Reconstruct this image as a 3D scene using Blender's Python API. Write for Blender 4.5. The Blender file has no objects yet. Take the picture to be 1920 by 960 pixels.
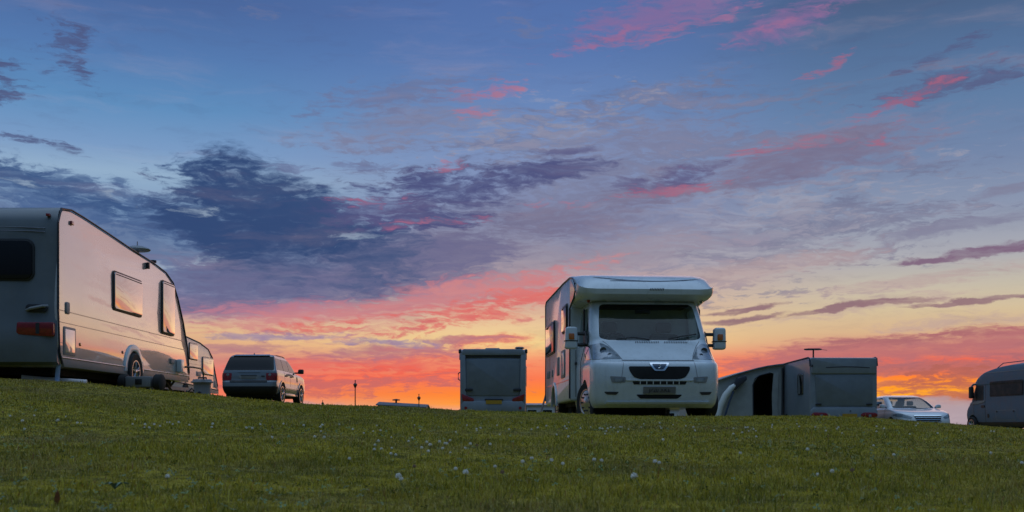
import bpy, bmesh, math, random
import numpy as np
from mathutils import Vector, Matrix, Euler
random.seed(7)
SC = bpy.context.scene
COL = SC.collection

# ------------------------------------------------------------------ camera
# The photo was taken with the camera just above the grass, held level and framed high
# (the eye level lies low in the frame), so the lens is shifted up rather than tilted.
cam = bpy.data.cameras.new('camera'); cam_ob = bpy.data.objects.new('camera', cam); COL.objects.link(cam_ob)
cam_ob.location = (0, 0, 0); cam_ob.rotation_euler = (math.radians(90), 0, 0)
cam.sensor_width = 36.0; cam.lens = 37.5; cam.shift_y = 315 / 1920
cam.clip_start = 0.05; cam.clip_end = 20000
cam.dof.use_dof = True; cam.dof.focus_distance = 17.0; cam.dof.aperture_fstop = 7.0
SC.camera = cam_ob
SC.view_settings.view_transform = 'Standard'; SC.view_settings.look = 'None'
SC.view_settings.exposure = 0.0; SC.view_settings.gamma = 1.0
SC.view_settings.use_curve_mapping = False
SC.cycles.max_bounces = 6; SC.cycles.transparent_max_bounces = 8
SC.cycles.use_denoising = True

def lin(h, a=None):
    h = h.lstrip('#')
    c = [int(h[i:i + 2], 16) / 255 for i in (0, 2, 4)]
    c = [x / 12.92 if x <= 0.04045 else ((x + 0.055) / 1.055) ** 2.4 for x in c]
    return (c[0], c[1], c[2], 1.0)

class NT:
    """small helper that writes node trees"""
    def __init__(s, tree):
        s.t = tree; s.n = tree.nodes; s.l = tree.links
    def node(s, typ, **kw):
        nd = s.n.new(typ)
        for k, v in kw.items(): setattr(nd, k, v)
        return nd
    def put(s, sock, v):
        if isinstance(v, bpy.types.NodeSocket): s.l.new(v, sock)
        elif isinstance(v, (tuple, list)):
            sock.default_value = v if len(sock.default_value) == len(v) else tuple(v)[:len(sock.default_value)]
        else: sock.default_value = v
    def math(s, op, a, b=0.0, c=None, clamp=False):
        nd = s.node('ShaderNodeMath', operation=op, use_clamp=clamp)
        s.put(nd.inputs[0], a); s.put(nd.inputs[1], b)
        if c is not None: s.put(nd.inputs[2], c)
        return nd.outputs[0]
    def vmath(s, op, a, b=(0, 0, 0)):
        nd = s.node('ShaderNodeVectorMath', operation=op)
        s.put(nd.inputs[0], a); s.put(nd.inputs[1], b)
        return nd.outputs['Value'] if op in ('LENGTH', 'DOT_PRODUCT', 'DISTANCE') else nd.outputs[0]
    def scale(s, a, f):
        nd = s.node('ShaderNodeVectorMath', operation='SCALE'); s.put(nd.inputs[0], a); s.put(nd.inputs['Scale'], f)
        return nd.outputs[0]
    def rng(s, v, a, b, c=0.0, d=1.0, smooth=True):
        nd = s.node('ShaderNodeMapRange', interpolation_type='SMOOTHSTEP' if smooth else 'LINEAR')
        s.put(nd.inputs['Value'], v)
        for k, x in zip(('From Min', 'From Max', 'To Min', 'To Max'), (a, b, c, d)): s.put(nd.inputs[k], x)
        return nd.outputs['Result']
    def mix(s, f, a, b, blend='MIX'):
        nd = s.node('ShaderNodeMix', data_type='RGBA', blend_type=blend)
        s.put(nd.inputs['Factor'], f); s.put(nd.inputs[6], a); s.put(nd.inputs[7], b)
        return nd.outputs[2]
    def noise(s, v, scale, detail=4.0, rough=0.55, dist=0.0, out='Fac'):
        nd = s.node('ShaderNodeTexNoise'); nd.noise_dimensions = '3D'
        if v is not None: s.put(nd.inputs['Vector'], v)
        s.put(nd.inputs['Scale'], scale); s.put(nd.inputs['Detail'], detail); s.put(nd.inputs['Roughness'], rough); s.put(nd.inputs['Distortion'], dist)
        return nd.outputs[out]
    def mapping(s, v, loc=(0, 0, 0), rot=0.0, sc=(1, 1, 1), typ='POINT'):
        nd = s.node('ShaderNodeMapping', vector_type=typ); s.put(nd.inputs['Vector'], v)
        nd.inputs['Location'].default_value = loc; nd.inputs['Rotation'].default_value = (0, 0, rot)
        nd.inputs['Scale'].default_value = sc
        return nd.outputs[0]
    def ramp(s, f, stops, interp='LINEAR'):
        nd = s.node('ShaderNodeValToRGB'); nd.color_ramp.interpolation = interp
        e = nd.color_ramp.elements
        while len(e) < len(stops): e.new(0.5)
        for el, (p, c) in zip(e, sorted(stops, key=lambda q: q[0])): el.position = p; el.color = c
        s.put(nd.inputs[0], f)
        return nd.outputs[0]
# ------------------------------------------------------------------ sky (world), after sunset, clouds by direction
SUN_AZ = math.radians(19.0)       # to the right of the view axis
SUN_EL = math.radians(1.0)
def sky_dir(px, py):              # a sighted point of the sky -> (2*azimuth, 2*elevation) in radians
    u = (px - 960) / 2000; v = (795 - py) / 2000
    az = math.atan(u); el = math.atan(v * math.cos(az))
    return 2 * az, 2 * el

def build_world():
    w = bpy.data.worlds.new('World'); SC.world = w; w.use_nodes = True
    w.cycles.sampling_method = 'MANUAL'; w.cycles.sample_map_resolution = 1024
    t = w.node_tree; t.nodes.clear(); k = NT(t)
    tc = k.node('ShaderNodeTexCoord'); d = k.vmath('NORMALIZE', tc.outputs['Generated'])
    sp = k.node('ShaderNodeSeparateXYZ'); k.put(sp.inputs[0], d)
    az = k.math('ARCTAN2', sp.outputs[0], sp.outputs[1]); el = k.math('ARCSINE', sp.outputs[2])
    U = k.math('MULTIPLY', az, 2.0); V = k.math('MULTIPLY', el, 2.0)
    cb = k.node('ShaderNodeCombineXYZ'); k.put(cb.inputs[0], U); k.put(cb.inputs[1], V)
    P0 = cb.outputs[0]
    # --- clear-sky gradients at three bearings
    def col(px, stops):
        VM = 1.6
        out = []
        for py, h in stops:
            out.append((max(0.0, sky_dir(px, py)[1]) / VM, lin(h)))
        out.append((1.15 / VM, lin('#43608e'))); out.append((1.0, lin('#3d5a88')))
        return k.ramp(k.math('DIVIDE', V, VM), out)
    wv = k.noise(k.mapping(P0, sc=(1.2, 3.0, 1)), 1.6, 3.0)
    L = col(330, [(795, '#c0a8b0'), (770, '#b8a0ac'), (757, '#d09898'), (740, '#f07a60'), (700, '#ea7468'), (672, '#cc887e'), (640, '#e0ac84'), (612, '#dcb890'), (585, '#bc909c'), (550, '#8480a2'),
                  (480, '#6a82a6'), (400, '#7896ba'), (330, '#92aeca'), (280, '#789ac4'), (200, '#5c8cbc'), (100, '#5278ae'), (0, '#48669c')])
    C = col(960, [(795, '#e0a898'), (772, '#f0a890'), (760, '#ff9c34'), (740, '#fd8630'), (710, '#f87650'), (675, '#f2926c'), (645, '#f2cf8e'), (615, '#eac898'), (580, '#d6ae98'), (540, '#bc9c9e'),
                  (480, '#9692a4'), (400, '#808cb0'), (300, '#7c90ba'), (200, '#6886b8'), (100, '#5676ae'), (0, '#506ea8')])
    R = col(1660, [(795, '#b8b0ba'), (772, '#a8a0aa'), (752, '#b89080'), (745, '#ffae22'), (722, '#ff9820'), (702, '#f8743a'), (675, '#e06258'), (645, '#d0947e'), (620, '#d0b08c'), (580, '#ccbc9c'),
                   (540, '#beb8a8'), (480, '#a4a8b2'), (400, '#8694ae'), (300, '#6e84a8'), (200, '#5c7ca4'), (100, '#506f98'), (0, '#465f84')])
    uL, uC, uR = sky_dir(330, 500)[0], sky_dir(960, 500)[0], sky_dir(1660, 500)[0]
    Uw = k.math('ADD', U, k.math('MULTIPLY', k.math('SUBTRACT', wv, 0.5), 0.25))
    c = k.mix(k.rng(Uw, uL, uC), L, C)
    c = k.mix(k.rng(Uw, uC + .1, uR), c, R)
    # --- warped direction coordinates for the clouds
    n1 = k.noise(k.mapping(P0, rot=math.radians(-8), sc=(1.0, 3.0, 1)), 4.0, 3.0, 0.5, out='Color')
    n2 = k.noise(k.mapping(P0, rot=math.radians(-6), sc=(1.0, 2.2, 1)), 24.0, 4.0, 0.6, out='Color')
    P = k.vmath('ADD', P0, k.vmath('MULTIPLY', k.vmath('SUBTRACT', n1, (.5, .5, .5)), (0.12, 0.045, 0)))
    P = k.vmath('ADD', P, k.vmath('MULTIPLY', k.vmath('SUBTRACT', n2, (.5, .5, .5)), (0.05, 0.014, 0)))
    # cloud grain: long streaks that rise to the right, level streaks near the horizon, puffs
    streak = k.noise(k.mapping(P, rot=math.radians(-11), sc=(1.0, 7.0, 1)), 3.2, 7.0, 0.6)
    fine = k.noise(k.mapping(P, rot=math.radians(-9), sc=(1.0, 5.0, 1)), 9.0, 6.0, 0.62)
    level = k.noise(k.mapping(P0, rot=math.radians(-2), sc=(1.0, 12.0, 1)), 4.0, 6.0, 0.6)
    puff = k.noise(k.mapping(P, rot=math.radians(8), sc=(1.0, 2.4, 1)), 9.0, 8.0, 0.66)
    w1 = k.noise(k.mapping(P, rot=math.radians(-10), sc=(1.0, 4.0, 1)), 30.0, 4.0, 0.6)
    wisp = k.math('SUBTRACT', w1, 0.5)
    t1 = k.noise(k.mapping(P, rot=math.radians(-12), sc=(1.0, 5.5, 1)), 14.0, 5.0, 0.6)
    tex = k.rng(t1, 0.25, 0.6, 0.62, 1.0)
    def mask(blobs):
        m = None
        for (px, py, rx, ry, rot, s) in blobs:
            u, v = sky_dir(px, py)
            g = k.node('ShaderNodeTexGradient', gradient_type='SPHERICAL'); k.put(g.inputs[0], P)
            tm = g.texture_mapping; tm.vector_type = 'TEXTURE'
            tm.translation = (u, v, 0); tm.rotation = (0, 0, math.radians(rot)); tm.scale = (rx / 1000, ry / 1000, 1)
            f = g.outputs['Fac'] if s == 1 else k.math('MULTIPLY', g.outputs['Fac'], s)
            m = f if m is None else k.math('MAXIMUM', m, f)
        m = k.rng(m, 0.0, 1.0)
        return m
    def layer(c, colr, blobs, grain, amp, lo, hi, op):
        m = mask(blobs)
        g = k.math('MULTIPLY_ADD', k.math('SUBTRACT', grain, 0.5), amp, m)
        g = k.math('MULTIPLY_ADD', wisp, amp * .8, g)
        dn = k.rng(g, lo, hi, 0.0, op)
        dn = k.math('MULTIPLY', dn, k.rng(m, 0.0, 0.22))
        return k.mix(dn if op > .96 else k.math('MULTIPLY', dn, tex), c, lin(colr))
    for spec in CLOUDS:
        g = {'s': streak, 'f': fine, 'l': level, 'p': puff}[spec[2]]
        c = layer(c, spec[0], spec[1], g, *spec[3:])
    # thin cirrus grain over everything
    c = k.mix(k.rng(streak, 0.5, 0.78, 0.0, 0.22), c, k.mix(0.5, c, lin('#d8b8b8')))
    c = k.mix(k.rng(fine, 0.5, 0.25, 0.0, 0.30), c, k.mix(0.5, c, lin('#4a4a70')))
    # --- behind the camera: the dull blue anti-twilight half of the sky
    back = k.ramp(k.math('DIVIDE', V, 3.2), [(0.0, lin('#2e3a4a')), (0.1, lin('#36485e')), (0.3, lin('#4a6c94')), (0.65, lin('#5c8ab8')), (1.0, lin('#6c98c4'))])
    fb = k.rng(k.math('ABSOLUTE', az), 0.6, 1.2)
    c = k.mix(fb, c, back)
    # overhead, out of view, the sky is brightened to light the lawn, same all round
    c = k.mix(k.rng(el, 0.60, 1.25), c, (.66, .92, 1.28, 1))
    c = k.mix(k.rng(el, -0.02, 0.0), lin('#2c2e20'), c)
    # --- physical twilight from the Sky Texture adds its faint share
    sky = k.node('ShaderNodeTexSky', sky_type='NISHITA'); sky.sun_disc = False
    sky.sun_elevation = SUN_EL; sky.sun_rotation = SUN_AZ
    bg1 = k.node('ShaderNodeBackground'); k.put(bg1.inputs['Color'], c); bg1.inputs['Strength'].default_value = 1.0
    bg2 = k.node('ShaderNodeBackground'); k.put(bg2.inputs['Color'], sky.outputs[0]); bg2.inputs['Strength'].default_value = 0.05 * 0.08
    ad = k.node('ShaderNodeAddShader'); k.l.new(bg1.outputs[0], ad.inputs[0]); k.l.new(bg2.outputs[0], ad.inputs[1])
    o = k.node('ShaderNodeOutputWorld'); k.l.new(ad.outputs[0], o.inputs[0])

#  colour, blobs (x, y, rx, ry, tilt, strength), grain, grain amount, low, high, opacity
CLOUDS = [
    # long, faint streaks over the right two thirds
    ('#666e8e', [(1100, 330, 900, 260, 8, 1), (1500, 420, 600, 200, 8, .9), (900, 520, 560, 120, 8, .9)], 's', 3.6, .4, 1.1, .7),
    ('#a6a4b2', [(1300, 420, 800, 200, 8, 1), (1000, 250, 500, 120, 8, .8)], 'f', 3.2, .45, 1.2, .5),
    # mauve veils over the upper right and the centre
    ('#7a80a0', [(1080, 400, 620, 210, 6, 1), (1180, 270, 460, 110, 8, .9), (1500, 290, 520, 105, 9, 1), (800, 230, 400, 110, 8, .8)], 's', 1.6, .2, .95, .8),
    ('#706c8a', [(1500, 300, 400, 75, 9, 1), (1230, 360, 260, 65, 9, .9), (1000, 430, 330, 80, 4, 1), (800, 460, 260, 90, 6, 1)], 's', 1.8, .25, .95, .8),
    ('#988e9e', [(900, 510, 480, 110, 8, 1), (1150, 480, 360, 80, 8, .9), (760, 540, 260, 60, 6, .9)], 's', 1.8, .25, .95, .75),
    # hazy blue under the left cloud
    ('#5e7298', [(160, 450, 480, 110, -8, 1), (480, 500, 420, 120, -4, 1)], 'p', 1.1, .2, .8, .9),
    ('#66668c', [(560, 530, 440, 90, -2, 1), (420, 570, 340, 60, 2, .9), (720, 500, 270, 120, 10, 1), (830, 490, 300, 90, 8, .95)], 's', 1.2, .22, .8, .9),
    ('#c07a8c', [(540, 580, 460, 44, 5, 1), (800, 556, 330, 60, 10, 1), (1000, 520, 240, 40, 10, .8)], 's', 2.4, .32, 1.05, .8),
    # salmon bands
    ('#cc8284', [(760, 580, 460, 80, 9, 1), (980, 530, 380, 60, 12, .9), (520, 602, 380, 38, 4, 1)], 's', 2.2, .3, 1.0, .8),
    ('#dc6c68', [(880, 588, 330, 56, 11, 1), (1010, 552, 240, 40, 12, 1), (640, 606, 240, 26, 5, .9)], 's', 2.6, .4, 1.05, .95),
    ('#e2655f', [(780, 676, 360, 54, 3, 1), (900, 640, 170, 26, 3, .9), (560, 690, 340, 60, 2, .8)], 'l', 1.8, .3, 1.0, .85),
    ('#a87484', [(720, 660, 360, 38, 3, 1), (480, 650, 240, 40, 4, .9), (850, 640, 200, 20, 2, .9)], 'l', 1.9, .35, 1.0, .75),
    # the great navy cloud
    ('#44608e', [(120, 370, 420, 80, -12, 1), (300, 410, 300, 85, -14, 1), (60, 345, 300, 60, -8, 1), (400, 345, 190, 80, -10, .9)], 'p', 2.2, .32, .9, .9),
    ('#33507f', [(120, 362, 300, 36, -13, 1), (40, 330, 240, 36, -9, 1), (330, 420, 200, 40, -20, .9)], 'f', 2.0, .4, .95, .8),
    ('#43557f', [(480, 440, 340, 150, -14, 1), (690, 480, 220, 120, 0, .95)], 'p', 1.5, .28, .95, .92),
    ('#2c4674', [(490, 385, 270, 125, -16, 1.15), (580, 415, 240, 90, -12, 1.1), (400, 430, 220, 60, -18, 1)], 'p', 1.3, .2, .85, .965),
    ('#a4b8cc', [(392, 478, 90, 30, 4, 1), (375, 388, 80, 26, 10, .9), (70, 352, 130, 14, -12, .9), (210, 372, 90, 10, -12, .8), (660, 445, 90, 24, 4, .9), (300, 500, 120, 20, 4, .7)], 'f', 3.2, .5, 1.4, .6),
    ('#42497a', [(880, 350, 310, 70, 7, 1), (1000, 335, 290, 52, 10, 1), (800, 345, 180, 66, 0, .9), (800, 415, 240, 44, 5, 1), (690, 360, 130, 40, 0, .8)], 's', 1.9, .35, .95, .9),
    ('#50517f', [(700, 395, 240, 56, 4, 1), (1280, 330, 230, 38, 12, .9), (1060, 285, 140, 20, 4, .9), (1180, 345, 120, 30, 4, .8)], 's', 1.9, .35, .95, .75),
    # pink lit edges
    ('#b46a84', [(850, 312, 110, 22, 8, 1), (900, 175, 150, 28, 4, 1), (820, 418, 200, 18, 6, .9), (880, 215, 100, 28, 0, .8), (1040, 380, 200, 14, 4, .7), (700, 378, 170, 26, 4, .7)], 'f', 3.4, .42, 1.4, .7),
    ('#84699a', [(1200, 40, 340, 70, 11, 1), (1480, 40, 220, 46, 14, 1)], 's', 1.9, .3, 1.0, .8),
    ('#9c6a92', [(1130, 74, 240, 28, 6, 1), (1280, 54, 230, 26, 14, 1), (1470, 48, 200, 22, 14, .9)], 'f', 2.2, .4, 1.1, .75),
    ('#50567e', [(1760, 165, 230, 44, 10, 1), (1830, 152, 180, 34, 6, .9), (1760, 108, 180, 20, 18, .8)], 'f', 2.2, .4, 1.05, .8),
    ('#a8607c', [(1705, 186, 190, 26, 18, 1), (1560, 120, 140, 22, 20, .7), (1690, 224, 60, 16, 10, .7), (1560, 266, 280, 26, 3, .8), (1270, 350, 210, 26, 4, .95), (1380, 284, 150, 22, 16, .7)], 'f', 3.4, .42, 1.4, .75),
    # small dark scraps, upper left
    ('#4c557e', [(128, 88, 110, 76, -28, 1), (150, 125, 52, 76, 8, 1), (8, 172, 84, 44, 0, 1.05), (10, 118, 56, 18, 0, .9), (75, 272, 140, 20, -6, .9), (250, 330, 80, 11, -4, .8)], 'p', 2.8, .4, 1.05, .9),
    ('#68739a', [(740, 182, 280, 60, 8, 1), (540, 318, 80, 24, 0, .8), (670, 310, 110, 24, 0, .9), (980, 48, 90, 40, 0, .7), (480, 20, 90, 50, 0, .5)], 'f', 2.6, .38, 1.05, .75),
    # streaks, right side
    ('#787c98', [(1790, 430, 270, 26, 8, 1.05), (1700, 445, 160, 22, 10, .9), (1900, 352, 110, 20, 14, 1)], 'f', 1.5, .35, .95, .85),
    ('#705678', [(1850, 470, 190, 17, 5, 1.1), (1740, 485, 140, 11, 4, 1), (1890, 466, 140, 16, 5, 1)], 'f', 1.3, .35, .9, .9),
    ('#b09a9c', [(1450, 500, 380, 50, 9, 1), (1700, 530, 360, 34, 6, .9), (1560, 590, 440, 34, 5, .9), (1750, 610, 320, 30, 4, .9)], 's', 1.9, .35, 1.0, .6),
    ('#806274', [(1390, 577, 120, 11, 4, 1.05), (1400, 594, 150, 10, 3, 1), (1560, 582, 170, 9, 6, 1.05), (1660, 573, 170, 11, 2, 1.1), (1820, 568, 190, 9, 5, 1.05)], 'f', .9, .28, .8, .9),
    ('#ac6672', [(1660, 662, 520, 52, 3, 1.05), (1880, 650, 300, 54, 2, 1.1), (1500, 676, 320, 28, 4, 1)], 'l', 1.4, .3, .85, .92),
    ('#9c606e', [(1720, 690, 360, 26, 2, 1), (1880, 690, 200, 22, 2, 1), (1700, 640, 300, 20, 3, .9)], 'l', 1.9, .35, .95, .8),
    ('#a85a56', [(1750, 716, 320, 38, 1, 1), (1800, 738, 300, 28, 1, 1), (1480, 715, 260, 26, 2, .9)], 'l', 3.2, .42, 1.0, .9),
    ('#9484a4', [(520, 630, 280, 16, 3, 1), (700, 640, 240, 14, -2, .9), (450, 628, 120, 10, 2, 1)], 'l', 1.9, .35, .95, .8),
    ('#f05c4c', [(720, 712, 420, 44, 1, 1), (930, 690, 200, 24, 2, .8)], 'l', 2.4, .35, 1.0, .75),
    ('#b86a6c', [(680, 722, 500, 40, 1, 1)], 'l', 3.2, .48, 1.1, .7),
    # grey bank of sea mist along the horizon
    ('#9c96a4', [(1800, 790, 420, 64, -2, 1.1), (430, 782, 420, 50, 2, 1), (640, 776, 160, 36, 0, .8), (2300, 780, 400, 70, 0, 1)], 'l', .25, .25, .42, .85),
]
build_world()
# the sun itself is already at the horizon: a weak, wide, orange light
sl = bpy.data.lights.new('sun', 'SUN'); so = bpy.data.objects.new('sun', sl); COL.objects.link(so)
sl.energy = 0.35; sl.angle = math.radians(50); sl.color = (1.0, 0.55, 0.34)
sdir = Vector((math.sin(SUN_AZ) * math.cos(SUN_EL), math.cos(SUN_AZ) * math.cos(SUN_EL), math.sin(SUN_EL) + .04))
so.rotation_euler = sdir.to_track_quat('Z', 'Y').to_euler()
# ------------------------------------------------------------------ materials
MATS = {}
def principled(name, colr, rough=0.5, metal=0.0, coat=0.0, ior=1.5, var=0.0, vscale=3.0, bump=0.0, bscale=40.0, emis=None, dirt=0.0):
    if name in MATS: return MATS[name]
    m = bpy.data.materials.new(name); m.use_nodes = True
    k = NT(m.node_tree); b = m.node_tree.nodes['Principled BSDF']
    c = lin(colr) if isinstance(colr, str) else (*colr, 1.0)
    b.inputs['Roughness'].default_value = rough; b.inputs['Metallic'].default_value = metal
    b.inputs['Coat Weight'].default_value = coat; b.inputs['Coat Roughness'].default_value = 0.03
    b.inputs['IOR'].default_value = ior; b.inputs['Coat IOR'].default_value = max(1.5, ior)
    tc = k.node('ShaderNodeTexCoord').outputs['Object']
    n = k.noise(tc, vscale, 4.0, 0.6)
    v = max(var, 0.03)
    lo = tuple(x * (1 - v) for x in c[:3]) + (1,); hi = tuple(min(1, x * (1 + v)) for x in c[:3]) + (1,)
    col = k.mix(k.rng(n, 0.3, 0.7), lo, hi)
    if dirt:                                           # thin road film in vertical runs
        d = k.noise(k.mapping(tc, sc=(6, 6, .5)), 2.2, 5.0, 0.62)
        col = k.mix(k.rng(d, 0.48, 0.75, 0.0, dirt), col, (0.16, 0.14, 0.11, 1))
    k.put(b.inputs['Base Color'], col)
    k.put(b.inputs['Roughness'], k.rng(n, 0.3, 0.7, rough * .85, rough * 1.15))
    if bump:
        bn = k.node('ShaderNodeBump'); bn.inputs['Strength'].default_value = bump; bn.inputs['Distance'].default_value = 0.01
        k.put(bn.inputs['Height'], k.noise(tc, bscale, 3.0)); k.put(b.inputs['Normal'], bn.outputs[0])
    if emis:
        b.inputs['Emission Color'].default_value = lin(emis[0]); b.inputs['Emission Strength'].default_value = emis[1]
    MATS[name] = m
    return m
def clear_glass(name, tint, ior=1.5):
    if name in MATS: return MATS[name]
    m = bpy.data.materials.new(name); m.use_nodes = True; m.node_tree.nodes.clear(); k = NT(m.node_tree)
    tr = k.node('ShaderNodeBsdfTransparent'); tr.inputs[0].default_value = (*tint, 1)
    gl = k.node('ShaderNodeBsdfGlossy'); gl.inputs['Roughness'].default_value = 0.02; gl.inputs[0].default_value = (1, 1, 1, 1)
    f0 = k.node('ShaderNodeFresnel'); f0.inputs['IOR'].default_value = ior
    fr = k.math('MULTIPLY', f0.outputs[0], k.math('SUBTRACT', 1.0, k.node('ShaderNodeNewGeometry').outputs['Backfacing']))
    mx = k.node('ShaderNodeMixShader'); k.l.new(fr, mx.inputs[0]); k.l.new(tr.outputs[0], mx.inputs[1]); k.l.new(gl.outputs[0], mx.inputs[2])
    o = k.node('ShaderNodeOutputMaterial'); k.l.new(mx.outputs[0], o.inputs[0]); MATS[name] = m
    return m
M = dict(
    white=principled('white_paint', (.57, .63, .67), .30, coat=.5, var=.05, dirt=.12),
    gloss=principled('gloss_white_panel', (.42, .405, .395), .30, coat=1.0, ior=2.9, var=.04, vscale=1.2, dirt=.05),
    gloss2=principled('gloss_cream_panel', (.60, .56, .53), .34, coat=.6, ior=1.6, var=.04, vscale=1.2),
    grey=principled('dark_shaded_panel', (.13, .15, .17), .38, coat=.25, var=.08, dirt=.15),  # rear face turned from the sunset: its shade is put into the paint
    midgrey=principled('mid_shaded_panel', (.20, .235, .28), .38, coat=.25, var=.08, dirt=.15),  # kept dark: shade on the caravan backs is put into this grey
    darkgrey=principled('graphite_paint', (.10, .15, .21), .55, coat=.0, var=.08, dirt=.1), dullblack=principled('dull_black', (.02, .02, .022), .6), dullglass=principled('smoked_glass', (.02, .022, .025), .35, ior=1.3),
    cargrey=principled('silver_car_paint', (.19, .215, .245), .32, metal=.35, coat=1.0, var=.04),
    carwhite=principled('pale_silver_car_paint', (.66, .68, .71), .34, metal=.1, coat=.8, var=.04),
    black=principled('black_plastic', (.018, .018, .02), .5, var=.2),
    under=principled('underbody_black', (.008, .008, .009), .85, var=.3),
    rubber=principled('tyre_rubber', (.02, .02, .021), .8, var=.3, bump=.3, bscale=60),
    dglass=principled('dark_tinted_glass', (.012, .013, .016), .06, coat=.0, ior=1.3),
    acryl=principled('acrylic_window', (.03, .028, .028), .05, coat=1.0, ior=2.6),
    alu=principled('bare_aluminium', (.62, .62, .62), .3, metal=.9),
    alloy=principled('alloy_wheel', (.55, .55, .56), .25, metal=.85),
    chrome=principled('chrome', (.7, .72, .74), .12, metal=1.0),
    red=principled('red_lamp_lens', (.22, .008, .012), .15, coat=.7, ior=1.5, var=.25, vscale=20),
    orange=principled('orange_lamp_lens', (.45, .12, .015), .2, coat=.6),
    lens=principled('clear_lamp_lens', (.20, .24, .28), .10, coat=1.0, var=.35, vscale=9),
    rail=principled('dark_awning_rail', (.035, .037, .05), .4),
    plate_y=principled('yellow_plate', (.42, .24, .02), .45),
    plate_w=principled('white_plate', (.17, .17, .17), .5, var=.1),
    ink=principled('plate_ink', (.02, .02, .02), .5),
    gplastic=principled('grey_plastic', (.22, .23, .24), .5, var=.1),
    gline=principled('grey_decal', (.22, .22, .25), .35, coat=.6),
    bline=principled('blue_decal', (.03, .05, .10), .35, coat=.5),
    awn=principled('awning_canvas', (.33, .35, .35), .8, var=.12, bump=.25, bscale=14),
    awnlight=principled('pale_awning_canvas', (.60, .62, .60), .75, var=.08, bump=.2, bscale=14),
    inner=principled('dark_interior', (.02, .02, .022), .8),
    cloth=principled('seat_cloth', (.16, .15, .14), .9, var=.15),
    headrest=principled('pale_seat_cloth', (.5, .49, .48), .9, var=.15),
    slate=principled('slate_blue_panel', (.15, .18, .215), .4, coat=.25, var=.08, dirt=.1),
    pipe=principled('white_waste_pipe', (.78, .72, .70), .4, var=.05),
    pole=principled('lamp_post_iron', (.03, .025, .025), .6),
    roof=principled('slate_roof', (.10, .11, .14), .7, var=.2),
    render=principled('pale_render', (.55, .53, .56), .8, var=.08),
    bluelit=principled('bluish_lit_plastic', (.30, .42, .62), .45, var=.1),  # bluish light on the steady put into its plastic colour
)
GL = clear_glass('cab_glass', (.80, .86, .86), 1.38)

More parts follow.
